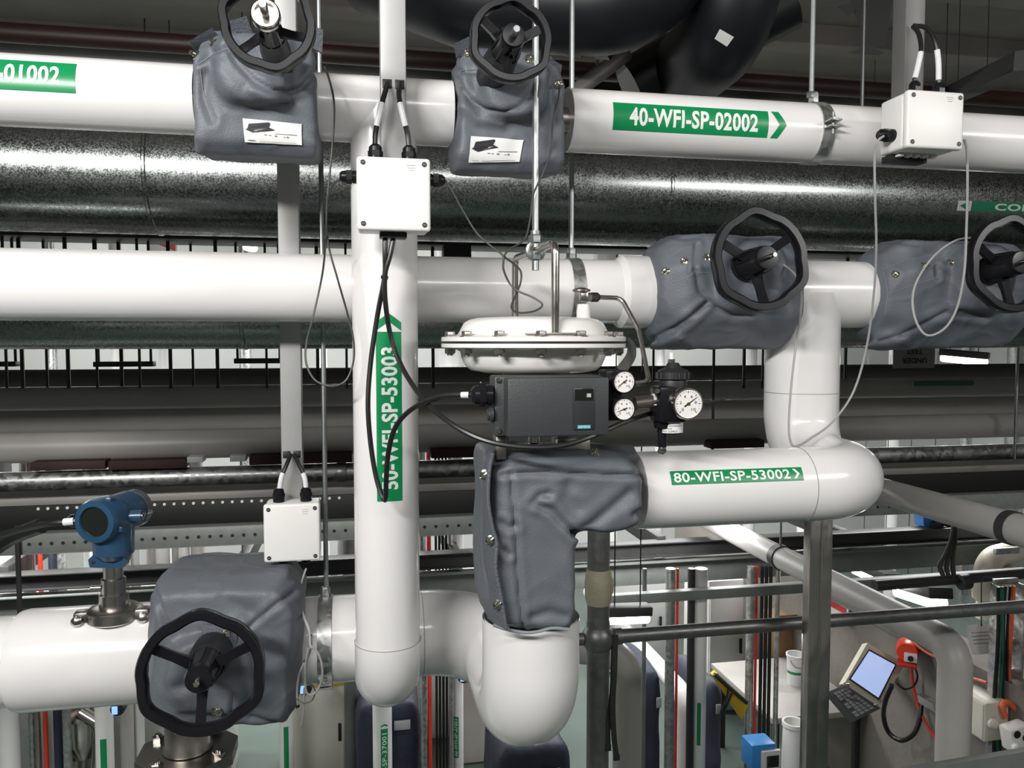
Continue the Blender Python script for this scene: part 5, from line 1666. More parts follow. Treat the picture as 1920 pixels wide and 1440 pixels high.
# upside down tag
tgx = P(1713, 660, 3.06).x
tg = thing('test_tag', 'white hanging tag reading UNDER TEST upside down, in the slot at right', 'tag', P(1718, 690, 3.1))
a, b = P(1675, 652, 3.05), P(1752, 690, 3.05)
MB().box(((a.x + b.x) / 2, 3.05, (a.z + b.z) / 2), (b.x - a.x, 0.003, a.z - b.z), 0.001).build('card', mat('grey_card', (0.30, 0.28, 0.27), 0.7, var=0.06, scale=20), tg)
MB().cyl((tgx, 3.06, a.z - 0.01), (tgx, 3.06, P(1713, 440, 3.06).z), 0.003, n=6).build('cord', STEELD, tg)
for s, y0, y1 in (('UNDER', 671, 681), ('TEST', 655, 664)):
    p0_, p1_ = P(1738 if s == 'UNDER' else 1730, y1, 3.045), P(1692 if s == 'UNDER' else 1700, y0, 3.045)
    flat_text(tg, s, p0_, (p1_.x - p0_.x, 0, 0), (0, 0, p1_.z - p0_.z), INK, 0.02)

# ================================================================== LOWER HALL
grp = 'upright pipes and trunking of the lower hall'
def riser(label, px, w, Y, m, name='riser_pipe', cat='pipe', py=1380, z1=2.75, lab=None, text=None, arrow=None):
    """upright pipe; lab: (px0, px1, py_top, py_bottom) of its green marker"""
    if z1 == 2.4:
        Y, z1 = 4.46, P(px, 1062, 4.46).z
    elif Y < 4.1:
        Y, z1 = 3.95, P(px, 1066, 3.95).z
    elif Y < 5.0:
        Y = 4.8 + (Y - 4.2) * 0.4
    c = P(px, py, Y)
    r = w / 2 * mpp(px, py, Y)
    t = thing(name, label, cat, (c.x, Y, 0), grp)
    MB().cyl((c.x, Y, 0), (c.x, Y, z1), r, n=18).build('barrel', m, t)
    if lab:
        f = atZ(c.x, Y)
        za_ = hit_z((lab[0] + lab[1]) / 2, lab[3], c.x, Y, r)[0]
        zb_ = hit_z((lab[0] + lab[1]) / 2, lab[2], c.x, Y, r)[0]
        tl_, tr2 = hit_z(lab[0], lab[2] + 20, c.x, Y, r)[1], hit_z(lab[1], lab[2] + 20, c.x, Y, r)[1]
        ch_ = None
        if arrow:
            ch_ = (hit_z(px, arrow[1], c.x, Y, r)[0], hit_z(px, arrow[0], c.x, Y, r)[0])
        pipe_label(t, f, za_, zb_, tr2, tl_, r, text, (0.04, 0.94, 0.18, 0.82), chev=ch_, off=0.015, bg=GREEN)
    return t


riser('thick white upright pipe at the lower left corner', 17, 38, 4.6, WHITE_FAR)
riser('grey upright pipe left of the red cable, lower left corner', 60, 13, 4.8, GALV2)
riser('brown grey upright pipe touching the red cable, lower left corner', 71, 11, 4.75, INOX_D)
riser('red upright cable run at lower left', 86, 8, 4.7, REDC, 'cable_run', 'cable')
riser('dark upright cable bundle right of the red cable, lower left', 109, 15, 4.7, NAVY, 'cable_run', 'cable')
riser('silver upright pipe right of the dark bundle, lower left', 126, 15, 4.6, GALV2)
riser('white upright pipe with narrow green marker, below the bottom pipe at left', 196, 32, 4.5, WHITE_FAR, lab=(188, 200, 1386, 1470))
riser('pale grey upright pipe behind the boxy cover, lower left', 238, 24, 4.7, SHADE_GREYED)
riser('pale upright pipe half hidden by the boxy cover, lower left', 262, 18, 4.9, WHITE_FAR)
riser('white upright pipe with long green marker, right of the boxy cover', 537, 26, 4.6, WHITE_FAR, lab=(532, 541, 1363, 1480))
riser('grey trunking upright left of the drop pipe foot', 658, 24, 5.2, STEELG)
riser('white upright pipe straight below the drop pipe foot, green marker 50-WFI-SP-37001', 717, 36, 4.2, WHITE_FAR, lab=(714, 727, 1367, 1500), text='50-WFI-SP-37001', arrow=(1358, 1364), z1=2.0)
riser('grey channel upright left of the red cable, between the two bends', 794, 13, 4.4, GALV2)
riser('red upright cable between the two white bends', 806, 8, 4.5, REDC, 'cable_run', 'cable')
for k in range(4):
    riser(f'black upright cable between the two white bends, {ORD[k]} of four from the left', 819 + k * 6.4, 4.6, 4.5, CABLE, 'cable_run', 'cable')
riser('grey channel upright right of the black cables', 846, 8, 4.4, GALV2)
riser('white upright pipe right of the black cables, small green marker 50-WFI-SP-37001', 859, 20, 4.6, WHITE_FAR, lab=(850, 860, 1344, 1421), text='50-WFI-SP-37001')
riser('slim grey post right of the white bend pipe, lower centre', 1206, 8, 4.0, STEELG)
riser('silver upright pipe beside the thin red cable, lower centre right', 1254, 18, 3.9, GALV2)
riser('thin red upright cable, lower centre right', 1267, 5, 3.9, REDC, 'cable_run', 'cable')
riser('dark upright pipe left of the green marked white pipe', 1293, 14, 3.95, STEELD)
riser('white upright pipe with dark green marker, lower centre right', 1311, 23, 3.9, WHITE_FAR, lab=(1307, 1314, 1318, 1398))
riser('grey upright post left of the black cable ladder', 1403, 15, 4.2, GALV2, z1=2.4)
riser('thin red upright cable beside the black cable ladder', 1414, 5, 4.2, REDC, 'cable_run', 'cable', z1=2.4)
for k in range(3):
    riser(f'black upright cable left of the stainless post, {ORD[k]} of three from the left', 1424 + k * 8, 6.5, 4.25, CABLE, 'cable_run', 'cable', z1=2.4)
riser('pale channel upright right of the black cable ladder', 1453, 9, 4.2, GALV2, z1=2.4)
# risers glimpsed between tray and beam
for k, px in enumerate((165, 285, 305, 330, 345, 372, 640, 930)):
    riser(f'pale far upright in the gap between channel and beam, {ORD[k]} from the left', px, 14 + 6 * (k % 3), 6.0, (WHITE_FAR, SHADE_GREYED)[k % 2], py=1045)


def cabinet(label, px0, px1, py_top, Y, m, z0=0.0, depth=0.5, band=None, name='control_cabinet', cat='cabinet'):
    a, b = P(px0, py_top, Y), P(px1, py_top, Y)
    t = thing(name, label, cat, ((a.x + b.x) / 2, Y + depth / 2, z0))
    z1 = a.z
    MB().box(((a.x + b.x) / 2, Y + depth / 2, (z0 + z1) / 2), (b.x - a.x, depth, z1 - z0), 0.01).build('carcass', m, t)
    MB().box(((a.x + b.x) / 2, Y - 0.006, (z0 + z1) / 2 - 0.02), ((b.x - a.x) * 0.95, 0.014, (z1 - z0) * 0.92), 0.004).build('door', m, t)
    MB().box((b.x - (b.x - a.x) * 0.1, Y - 0.02, (z0 + z1) / 2), (0.02, 0.02, 0.12), 0.004).build('handle', BLACK_D, t)
    if band:
        MB().box(((a.x + b.x) / 2, Y - 0.012, z1 - band / 2), ((b.x - a.x) * 1.002, 0.03, band), 0.003).build('trim_band', YELLOW, t)
    return t


cabinet('cream cabinet with yellow top band, left of the drop pipe foot', 545, 646, 1276, 5.4, CREAM, band=0.05)
cabinet('cream cabinet behind the big white bend', 866, 950, 1250, 5.5, CREAM)
cabinet('wide white cabinet filling the lower left background', -80, 175, 1130, 5.3, WHITE_FAR)
cabinet('white cabinet behind the boxy cover with yellow top band', 172, 420, 1108, 5.4, WHITE_FAR, band=0.06)
cabinet('white cabinet in the background between the bends', 640, 900, 1095, 5.9, WHITE_FAR)
cabinet('pale cabinet in the background right of the tape wrapped post', 1130, 1250, 1085, 6.8, WHITE_FAR)
cabinet('pale grey cabinet in the background left of the stainless post', 1330, 1395, 1090, 5.9, WHITE_FAR)


def hood(label, px0, px1, py_top, Y, m=NAVY):
    a, b = P(px0, py_top, Y), P(px1, py_top, Y)
    t = thing('machine_hood', label, 'cover', ((a.x + b.x) / 2, Y + 0.25, 0))
    h = a.z
    w = b.x - a.x
    mm = bag_mesh(MB().hull([((a.x + b.x) / 2 + sx * w / 2 * k, Y + y, z) for sx in (-1, 1) for y in (0, 0.5) for z, k in ((0, 1), (h * 0.9, 1), (h, 0.8))]), voxel=0.03, smooth=2, amp=0.012, freq=5)
    mm.build('shell', m, t, fix=False, smooth=60)
    MB().box(((a.x + b.x) / 2 + w * 0.2, Y - 0.012, h * 0.82), (w * 0.25, 0.006, 0.06), 0.002).build('name_plate', KEYS, t)


hood('navy machine hood below the drop pipe foot', 668, 790, 1325, 4.9)
hood('dark navy machine hood beside the slim grey post', 1208, 1246, 1255, 4.3)
hood('slate blue machine hood right of the green marked white pipe', 1318, 1358, 1278, 4.4, mat('slate_blue_hood', (0.06, 0.065, 0.10), 0.6, var=0.15, scale=9))
hood('navy machine hood under the big white bend', 930, 1075, 1405, 4.0)

# small round instruments with lit blue faces
for px, py, Y, arm, lb_ in ((215, 1332, 4.3, (0.01, 1.2, -0.1), 'small instrument with lit blue face, lower left'), (568, 1293, 4.5, (0.01, 1.1, -0.32), 'small instrument with lit blue face beside the cream cabinet'), (868, 1270, 4.82, (-0.03, 0.15, 0.0), 'tiny lit blue instrument under the swept bend')):
    c = P(px, py, Y)
    k = mpp(px, py, Y)
    t = thing('flow_indicator', lb_, 'instrument', c, 'lit blue indicators')
    MB().lathe(c + Vector((0.01, 0.06, 0)), (0, -1, 0), [(0.0, 0), (13 * k, 0), (13 * k, 0.05), (11 * k, 0.058)], 24).build('case', BLACK_D, t)
    MB().box(c + Vector((0, -0.002, 0)), (10 * k, 0.006, 15 * k), 0.002).build('display', BLUELIT, t)
    MB().cyl(c + Vector((0.01, 0.06, 0)), c + Vector(arm), 6 * k, n=10).build('bracket_arm', STEELD, t)
# stainless vessel at lower left
vs_ = thing('stainless_vessel', 'round polished stainless vessel behind the uprights, lower left', 'vessel', P(158, 1420, 5.2))
c = P(155, 1352, 5.2)
MB().lathe((c.x, c.y, c.z), (0, 0, 1), [(0, -0.22), (0.10, -0.20), (0.15, -0.1), (0.15, 0.05), (0.10, 0.11), (0.04, 0.13), (0.04, 0.17), (0, 0.17)], 32).build('shell', INOX, vs_)
MB().tube(rounded([c + Vector((0.02, -0.1, 0.1)), c + Vector((0.14, -0.12, 0.02)), c + Vector((0.1, -0.12, -0.4))], 0.08, 6), 0.04, 18).build('outlet_bend', INOX, vs_)
MB().cyl((c.x, c.y, 0), (c.x, c.y, c.z - 0.2), 0.05, n=16).build('leg', INOX_D, vs_)

# white pipe with an elbow, beside the tape wrapped post
t = thing('insulated_pipe', 'white pipe rising to a bend behind the hanging black straps', 'pipe', P(1177, 1440, 3.2))
c = P(1176, 1300, 3.2)
ztop = P(1176, 1225, 3.2).z
MB().tube(rounded([(c.x, 3.2, 0), (c.x, 3.2, ztop), (c.x - 0.5, 3.35, ztop + 0.03)], 0.11, 10), 27 * mpp(1176, 1300, 3.2), 32).build('cladding', SHADE_GREYED, t)
# sloping white pipe running away
t = thing('insulated_pipe', 'white sloping pipe with dark green marker running away, lower centre right', 'pipe', P(1250, 1262, 4.2))
a = P(1252, 1268, 4.3)
MB().tube(rounded([a + Vector((0, -0.25, -1.2)), a + Vector((0, -0.25, 0)), a + Vector((0, 1.6, 0))], 0.09, 8), 0.05, 24).build('cladding', WHITE_FAR, t)
MB().box(a + Vector((-0.045, 0.3, -0.02)), (0.012, 0.5, 0.022)).build('label', GREEN_D, t)

# ------------------------------------------------------------------ handrail with ball stanchion
YH = 2.35
st = thing('handrail_stanchion', 'dull steel handrail post with round ball joint, yellowed tape wrapped above', 'stanchion', P(1120, 1440, YH))
xs_ = P(1121, 1300, YH).x
kh = mpp(1121, 1200, YH)
zb_ = P(1116, 1196, YH).z
MB().cyl((xs_, YH, 1.2), (xs_, YH, P(1121, 985, YH).z), 21 * kh, n=28).build('post', RAIL, st)
MB().lathe((xs_, YH, zb_), (0, 0, 1), [(22 * kh, -0.052)] + [(31 * kh * math.cos(a_), 31 * kh * math.sin(a_)) for a_ in np.linspace(-0.78, 0.78, 10)] + [(22 * kh, 0.052)], 28).build('ball', RAIL, st)
tw = MB().lathe((xs_, YH, P(1121, 1132, YH).z), (0, 0, 1), [(22 * kh, 0), (25 * kh, 0.02), (26 * kh, 0.06), (24.5 * kh, 0.09), (22.5 * kh, 0.11)], 28).build('tape_wrap', TAPE, st)
MB().hull([P(px, py, yy) for px, py in ((1135, 1070), (1152, 1088), (1150, 1110), (1138, 1135)) for yy in (YH - 0.02, YH - 0.012)]).build('tape_end', TAPE, st)
MB().cyl((xs_ - 0.05, YH, zb_), (xs_ - 0.3, YH, zb_), 12 * kh, n=16).build('stub', RAIL, st)
a = Vector((xs_ + 0.03, YH, zb_))
b = Vector((P(2500, 1120, YH).x, YH, zb_ + 0.0))
t = thing('handrail', 'dull galvanised tube handrail running from the ball joint to the right edge', 'rail', a)
MB().cyl(a, b, 13.2 * kh, n=24).build('tube', RAIL, t)
MB().cyl(a + Vector((0.02, 0, 0)), a + Vector((0.045, 0, 0)), 15.5 * kh, n=24).build('socket', RAIL, t)
# black straps hanging from the rail
for k, (pts, lb_) in enumerate(((((1152, 1190), (1150, 1260), (1147, 1310), (1140, 1360), (1140, 1402)), 'black webbing strap hanging from the handrail, left and shorter of two'),
                                (((1154, 1190), (1152, 1260), (1149, 1320), (1151, 1380), (1156, 1420)), 'black webbing strap hanging from the handrail, right and longer of two'))):
    path = spline([P(px, py, YH - 0.03 - 0.008 * k) for px, py in pts], 5)
    t = thing('webbing_strap', lb_, 'strap', path[-1])
    MB().tube(path, 0.0085, sec=[(0.15, 1), (0.15, -1), (-0.15, -1), (-0.15, 1)]).build('webbing', mat('black_webbing', (0.03, 0.03, 0.03), 0.7, var=0.15, scale=60, bump=0.3, bscale=200), t)
    MB().box(path[-1], (0.02, 0.006, 0.02), 0.001).build('end_tab', STEELD, t)
# stainless double post
YS = 2.2
sp_ = thing('stainless_post', 'tall brushed stainless twin tube post at lower right', 'post', P(1530, 1440, YS))
ks = mpp(1530, 1200, YS)
xq = P(1530, 1200, YS).x
z1 = P(1535, 960, YS).z
for dx, wq in ((-12, 22), (12, 22)):
    MB().box((xq + dx * ks, YS, (1.2 + z1) / 2), (wq * ks, 0.04, z1 - 1.2), 0.004).build('tube', INOX, sp_)
MB().cyl((xq, YS - 0.018, 1.2), (xq, YS - 0.018, z1), 0.004, n=8).build('weld_bead', INOX, sp_)
# toe board in the bottom right corner
a, b = P(1690, 1438, 1.75), P(2100, 1370, 1.75)
MB().hull([P(1690, 1438, 1.75), P(2100, 1372, 1.75), P(1690, 1560, 1.75), P(2100, 1560, 1.75), P(1690, 1438, 1.75) + Vector((0, -0.02, 0)), P(2100, 1372, 1.75) + Vector((0, -0.02, 0)), P(1690, 1560, 1.75) + Vector((0, -0.02, 0)), P(2100, 1560, 1.75) + Vector((0, -0.02, 0))]).build('toe_board', STEELG, None, 'grey green steel toe board in the bottom right corner', 'board')

# ------------------------------------------------------------------ sloping white pipes at right
YQE = 2.55
c = P(1792, 1212, YQE)
t = thing('insulated_pipe', 'white pipe running toward us at lower right and bending straight down', 'pipe', (c.x, YQE, 0.0))
rr_ = 30 * mpp(1792, 1300, YQE)
MB().tube(rounded([(c.x, 6.5, c.z), (c.x, YQE, c.z), (c.x, YQE, 0.0)], 0.085, 12), rr_, 36).build('cladding', SHADE_GREYED, t)
MB().cyl((c.x, 3.78, c.z), (c.x, 3.83, c.z), rr_ * 1.1, n=30).build('clamp_band', STEELD, t)
MB().cyl((c.x, 3.805, c.z), (c.x, 3.805, c.z + 0.5), 0.006, n=8).build('clamp_rod', ROD, t)
c = P(1905, 992, 2.0)
t = thing('insulated_pipe', 'white pipe running toward us above the other, right of the round elbow', 'pipe', c)
rr_ = 30 * mpp(1900, 1000, 2.0)
MB().tube([(c.x, 1.5, c.z), (c.x, 2.66, c.z)], rr_, 36).build('cladding', SHADE_GREYED, t)
MB().cyl((c.x, 2.0, c.z), (c.x, 2.03, c.z), rr_ * 1.08, n=30).build('clamp_band', STEELD, t)
# dark tube with saddle at right
a, b = P(1640, 1098, 3.6), P(1960, 1072, 3.6)
t = thing('conduit_rail', 'dark conduit rail crossing above the lit battens at right', 'rail', a)
MB().cyl(a, b, 0.028, n=16).build('tube', STEELD, t)
MB().cyl(P(1815, 1090, 3.56), P(1800, 1092, 3.56), 0.04, n=16).build('saddle', STEELD, t)
for k in range(3):
    cable(f'grey cable climbing from the dark conduit rail, {ORD[k]} of three from the left', [(1768 + 10 * k, 1078, 3.55), (1762 + 12 * k, 1060, 3.5), (1775 + 6 * k, 1035, 3.45), (1787 + 2 * k, 1000, 3.4), (1788, 950, 3.4), (1782, 900, 3.35)], 0.012, CABLE_D, group='grey cables on the conduit rail')
# blue bracket device
c = P(1746, 976, 4.68)
t = thing('drive_unit', 'bright blue drive unit on the tray at right', 'drive', c)
k = mpp(1746, 976, 4.68)
MB().box((c.x, 4.66, (c.z + P(300, 1068, 4.6).z) / 2 - 0.01), (0.06, 0.05, abs(c.z - P(300, 1068, 4.6).z) + 0.02), 0.004).build('mount', STEELD, t)
MB().hull([c + Vector((x * k, y, z * k)) for x, z in ((-24, 12), (-22, -8), (-8, -18), (16, -14), (26, -4), (26, 14), (-4, 16)) for y in (-0.03, 0.06)]).build('housing', BLUE_B, t)
MB().box(c + Vector((8 * k, -0.035, 2 * k)), (20 * k, 0.02, 14 * k), 0.003).build('face', mat('dark_blue_face', (0.01, 0.03, 0.10), 0.4, var=0.1, scale=30), t)
MB().cyl(c + Vector((14 * k, -0.03, -4 * k)), c + Vector((40 * k, -0.05, -12 * k)), 3 * k, n=10).build('lead', CABLE, t)
# cream PVC drain pipes at right edge
t = thing('drain_pipe', 'cream drain pipe with wide collar at the right edge', 'pipe', P(1848, 1140, 4.4))
c = P(1848, 1100, 4.4)
k = mpp(1848, 1100, 4.4)
CREAMP = mat('cream_pipe', (0.75, 0.70, 0.60), 0.4, var=0.04, scale=8)
MB().lathe((c.x, c.y, c.z), (0, 0, 1), [(15 * k, -60 * k), (15 * k, -28 * k), (22 * k, -22 * k), (24 * k, 0), (24 * k, 25 * k), (20 * k, 30 * k)], 28).build('collar_pipe', CREAMP, t)
MB().tube(rounded([(c.x, c.y, c.z + 20 * k), (c.x, c.y, c.z + 52 * k), (c.x + 130 * k, c.y + 0.1, c.z + 60 * k)], 40 * k, 8), 22 * k, 24).build('bend', CREAMP, t)
t = thing('drain_pipe', 'cream rounded drain trap right of the collar pipe', 'pipe', P(1905, 1110, 4.3))
c = P(1908, 1090, 4.3)
MB().lathe(c, (0, 0, 1), [(0, -26 * k), (20 * k, -22 * k), (32 * k, -4 * k), (34 * k, 14 * k), (20 * k, 24 * k), (0, 26 * k)], 28).build('trap', CREAMP, t)

# ------------------------------------------------------------------ at the concrete wall
XW = 3.25
def on_wall(px, py, off=0.0):
    d = ray(px, py)
    tt = (XW - off) / d.x
    return CAM + d * tt


# galvanised rail along the wall's head and struts on its face
a, b = on_wall(1560, 1112, 0.03), on_wall(1800, 1245, 0.03)
MB().tube([a, b], 0.035, sec=[(1, 0.8), (-1, 0.8), (-1, -0.8), (1, -0.8)]).build('wall_rail', STEELG, None, 'grey green rail along the head of the concrete wall', 'rail')
a, b = on_wall(1725, 1308, 0.03), on_wall(1770, 1335, 0.03)
MB().tube([a, b], 0.022, sec=[(1, 1), (-1, 1), (-1, -1), (1, -1)]).build('wall_strut', GALV2, None, 'short galvanised strut on the concrete wall, left of the white pipe', 'strut')
a, b = on_wall(1815, 1362, 0.03), on_wall(1860, 1388, 0.03)
MB().tube([a, b], 0.022, sec=[(1, 1), (-1, 1), (-1, -1), (1, -1)]).build('wall_strut', GALV2, None, 'short galvanised strut on the concrete wall, right of the white pipe', 'strut')
# operator panel: screen and keyboard on an arm
op = thing('operator_panel', 'tilted industrial operator panel with lit pale blue screen and fold down keyboard', 'computer', on_wall(1640, 1330, 0.5))
def quadplate(pts, Ys, th):
    q = [P(px, py, y) for (px, py), y in zip(pts, Ys)]
    n = (q[1] - q[0]).cross(q[3] - q[0]).normalized()
    if n.dot(CAM - q[0]) < 0:
        n = -n
    return q, n, MB().hull(q + [p - n * th for p in q])
OUT = [(1627, 1205), (1697, 1246), (1648, 1325), (1583, 1282)]
INN = [(1629, 1221), (1677, 1247), (1646, 1308), (1595, 1273)]
yo = [4.22, 4.18, 4.05, 4.09]
q, n_, mm = quadplate(OUT, yo, 0.05)
case = mm.build('case', mat('brass_grey_case', (0.70, 0.66, 0.54), 0.35, 0.0, var=0.1, scale=10), op)
q2, n2, mm = quadplate(INN, [4.20, 4.17, 4.07, 4.10], 0.01)
# put the bezel and glass on the front face
def on_plane(px, py, off):
    d = ray(px, py)
    tt = (q[0] - CAM).dot(n_) / d.dot(n_)
    return CAM + d * tt + n_ * off
bz_ = [on_plane(px, py, 0.003) for px, py in [(1629, 1217), (1681, 1246), (1648, 1313), (1591, 1274)]]
MB().hull(bz_ + [p - n_ * 0.006 for p in bz_]).build('bezel', mat('dark_bezel', (0.05, 0.05, 0.055), 0.4, var=0.1, scale=20), case)
sc_ = [on_plane(px, py, 0.006) for px, py in INN]
MB().hull(sc_ + [p - n_ * 0.003 for p in sc_]).build('screen', SCREEN, case)
KB = [(1553, 1297), (1584, 1284), (1652, 1328), (1601, 1353)]
qk, nk, mm = quadplate(KB, [3.98, 4.06, 4.02, 3.92], 0.03)
kb = mm.build('keyboard_tray', mat('dark_grey_tray', (0.10, 0.105, 0.11), 0.5, var=0.1, scale=20), op)
for i in range(9):
    for j in range(4):
        u, v = (i + 0.9) / 10.6, (j + 0.8) / 5.4
        uu, vv = u + 0.075, v + 0.14
        pq = []
        for (a_, b_) in ((u, v), (uu, v), (uu, vv), (u, vv)):
            pq.append(qk[0] * (1 - a_) * (1 - b_) + qk[3] * a_ * (1 - b_) + qk[2] * a_ * b_ + qk[1] * (1 - a_) * b_)
        if (i, j) in ((3, 0), (6, 0), (2, 3)):
            continue
        MB().hull([p + nk * 0.001 for p in pq] + [p + nk * 0.005 for p in pq]).build('key', KEYS, kb)
for px, py in ((1587, 1285), (1640, 1324)):
    c = P(px, py, 4.03)
    MB().box(c, (0.03, 0.02, 0.03), 0.003).build('hinge', CHROME, op)
MB().cyl(on_plane(1640, 1270, -0.05), on_wall(1668, 1260), 0.03, n=14).build('arm', STEELD, op)
# red alarm unit
c = on_wall(1701, 1222, 0.12)
k = mpp(1701, 1222, c.y)
t = thing('alarm_unit', 'round red alarm unit on the concrete wall above the operator panel', 'alarm', c)
nv = Vector((CAM.x - c.x, CAM.y - c.y, 0.25)).normalized()
sv = Vector((0, 0, 1)).cross(nv).normalized()
uv_ = nv.cross(sv)
MB().lathe(c - nv * 0.03, nv, [(17 * k, -0.08), (20 * k, -0.06), (20 * k, 0.03), (17 * k, 0.05), (0, 0.055)], 28).build('housing', mat('alarm_red', (0.75, 0.06, 0.025), 0.35, var=0.08, scale=12), t)
R3 = Matrix((sv, nv, uv_)).transposed()
MB().box(c + nv * 0.03 + sv * 6 * k - uv_ * 7 * k, (22 * k, 0.03, 16 * k), 0.004, R3).build('front_plate', SLEEVE, t)
MB().lathe(c + nv * 0.046 + sv * 6 * k - uv_ * 7 * k, nv, [(5 * k, 0), (5 * k, 0.012), (0, 0.013)], 16).build('socket_hole', BLACK_D, t)
MB().box(c + nv * 0.01 - uv_ * 21 * k, (34 * k, 0.1, 8 * k), 0.008, R3).build('shelf', RED, t)
MB().cyl(c - nv * 0.08, Vector((XW, c.y + 0.05, c.z)), 0.025, n=14).build('wall_mount', STEELD, t)


def wall_cable(label, pts, r, m, name='cable'):
    path = spline([on_wall(px, py, o_) for px, py, o_ in pts], 7)
    t = thing(name, label, 'cable', min(path, key=lambda p: p.z))
    MB().tube(path, r, 8).build('jacket', m, t)


wall_cable('thick black hose looping below the operator panel', [(1672, 1285, 0.3), (1660, 1315, 0.27), (1657, 1345, 0.2), (1667, 1374, 0.15), (1690, 1388, 0.12), (1713, 1376, 0.1), (1725, 1345, 0.06), (1728, 1308, 0.02)], 0.014, CABLE, 'hose')
wall_cable('red cable dropping from the red alarm unit', [(1709, 1248, 0.08), (1712, 1285, 0.06), (1722, 1325, 0.05), (1738, 1360, 0.05), (1762, 1396, 0.05), (1790, 1440, 0.05)], 0.009, REDC)
wall_cable('thin black wire from the red alarm unit to the operator panel', [(1714, 1248, 0.08), (1720, 1268, 0.1), (1714, 1285, 0.15), (1696, 1292, 0.2), (1680, 1280, 0.3)], 0.006, CABLE, 'wire')
wall_cable('thin orange cable running along the wall rail', [(1712, 1205, 0.08), (1740, 1225, 0.08), (1770, 1238, 0.08), (1800, 1262, 0.08), (1850, 1280, 0.08)], 0.007, ORANGE)
# beige wall box
c = on_wall(1838, 1335, 0.08)
k = mpp(1838, 1335, c.y)
t = thing('wall_junction_box', 'beige junction box on the concrete wall right of the white pipe', 'junction box', c)
MB().box(c, (0.14, 0.22, 0.20), 0.01).build('enclosure', CREAM, t)
MB().lathe(c + Vector((-0.03, -0.11, 0.0)), (0, -1, 0), [(0.03, 0), (0.03, 0.02), (0.018, 0.03)], 18).build('gland', CREAM, t)
MB().box(c + Vector((-0.072, 0, 0)), (0.006, 0.2, 0.18), 0.002).build('lid', CREAM, t)
# paper sheets
def sheet(label, pts, Y, lines):
    q = [P(px, py, Y) for px, py in pts]
    t = thing('paper_sheet', label, 'paper', q[3])
    s_ = MB().grid([[q[0].lerp(q[1], u).lerp(q[3].lerp(q[2], u), v) + Vector((0, 0.015 * math.sin(3.1 * v + u), 0)) for u in np.linspace(0, 1, 6)] for v in np.linspace(0, 1, 6)]).build('sheet', PAPER, t)
    for k in range(lines):
        v = 0.3 + 0.12 * k
        r_ = [q[0].lerp(q[1], u).lerp(q[3].lerp(q[2], u), v) + Vector((0, 0.015 * math.sin(3.1 * v + u) - 0.003, 0)) for u in np.linspace(0.15, 0.8, 5)]
        MB().tube(r_, 0.0022, 4).build('print_line', INK_G, s_)
    return t
sh_ = sheet('bright white sheet of paper hung behind the bent white pipe', [(1813, 1172), (1867, 1170), (1878, 1222), (1824, 1228)], 3.6, 4)
MB().cyl(P(1840, 1174, 3.6), P(1840, 1083, 3.6), 0.003, n=6).build('hanging_cord', STEELD, sh_)
sheet('small white note stuck on the wall below the bright sheet', [(1833, 1272), (1856, 1276), (1856, 1296), (1842, 1295)], 3.7, 0)

# ------------------------------------------------------------------ cable ladder at the right edge
YQ = 3.5
lad = thing('cable_ladder', 'upright perforated cable ladder at the right edge, full of coloured cables', 'cable ladder', P(1880, 1440, YQ))
z1 = P(1890, 1095, YQ).z
for px in (1862, 1906):
    x = P(px, 1300, YQ).x
    MB().box((x, YQ, z1 / 2), (0.012, 0.07, z1), 0.002).build('side_rail', GALV2, lad)
for k in range(10):
    z = 0.8 + k * 0.16
    xa, xb_ = P(1862, 1300, YQ).x, P(1906, 1300, YQ).x
    MB().box(((xa + xb_) / 2, YQ + 0.02, z), (xb_ - xa, 0.02, 0.03), 0.002).build('rung', GALV2, lad)
for k, (px, m_, w, lb_) in enumerate(((1868, CABLE, 7, 'black cable at the left of the right edge ladder'), (1875, GREENC, 6, 'green cable in the right edge ladder'), (1881, NAVY, 5, 'dark blue cable in the right edge ladder'), (1887, CABLE, 5, 'black cable in the middle of the right edge ladder'), (1894, ORANGE, 7, 'orange cable in the right edge ladder'))):
    x = P(px, 1250, YQ - 0.03).x
    r = w / 2 * mpp(px, 1250, YQ)
    path = spline([(x + 0.006 * math.sin(j * 1.7 + k), YQ - 0.03 - 0.004 * (k % 2), z) for j, z in enumerate(np.linspace(0.6, z1, 7))], 4)
    t = thing('cable', lb_, 'cable', path[0])
    MB().tube(path, r, 8).build('jacket', m_, t)
cable('orange cable bundle sweeping off the ladder to the right edge', [(1885, 1345, 3.4), (1880, 1325, 3.4), (1888, 1316, 3.4), (1905, 1330, 3.4), (1925, 1345, 3.4), (1960, 1355, 3.4)], 0.014, ORANGE)
t = thing('socket_block', 'white socket block with round black holes at the lower right edge', 'socket', P(1905, 1400, 3.3))
c = P(1905, 1380, 3.3)
k = mpp(1905, 1380, 3.3)
MB().box(c, (44 * k, 0.08, 46 * k), 0.01, Matrix.Rotation(-0.2, 3, 'Y')).build('block', BOXW, t)
for dx, dz in ((-13, 12), (6, 4)):
    MB().lathe(c + Vector((dx * k, -0.042, dz * k)), (0, -1, 0), [(7 * k, 0), (7 * k, 0.003), (0, 0.003)], 18).build('socket_hole', BLACK_D, t)
MB().lathe(c + Vector((-16 * k, -0.04, -12 * k)), (0, -1, 0), [(9 * k, 0), (9 * k, 0.02), (6 * k, 0.025), (6 * k, 0.01), (0, 0.01)], 18).build('socket_ring', BOXW, t)

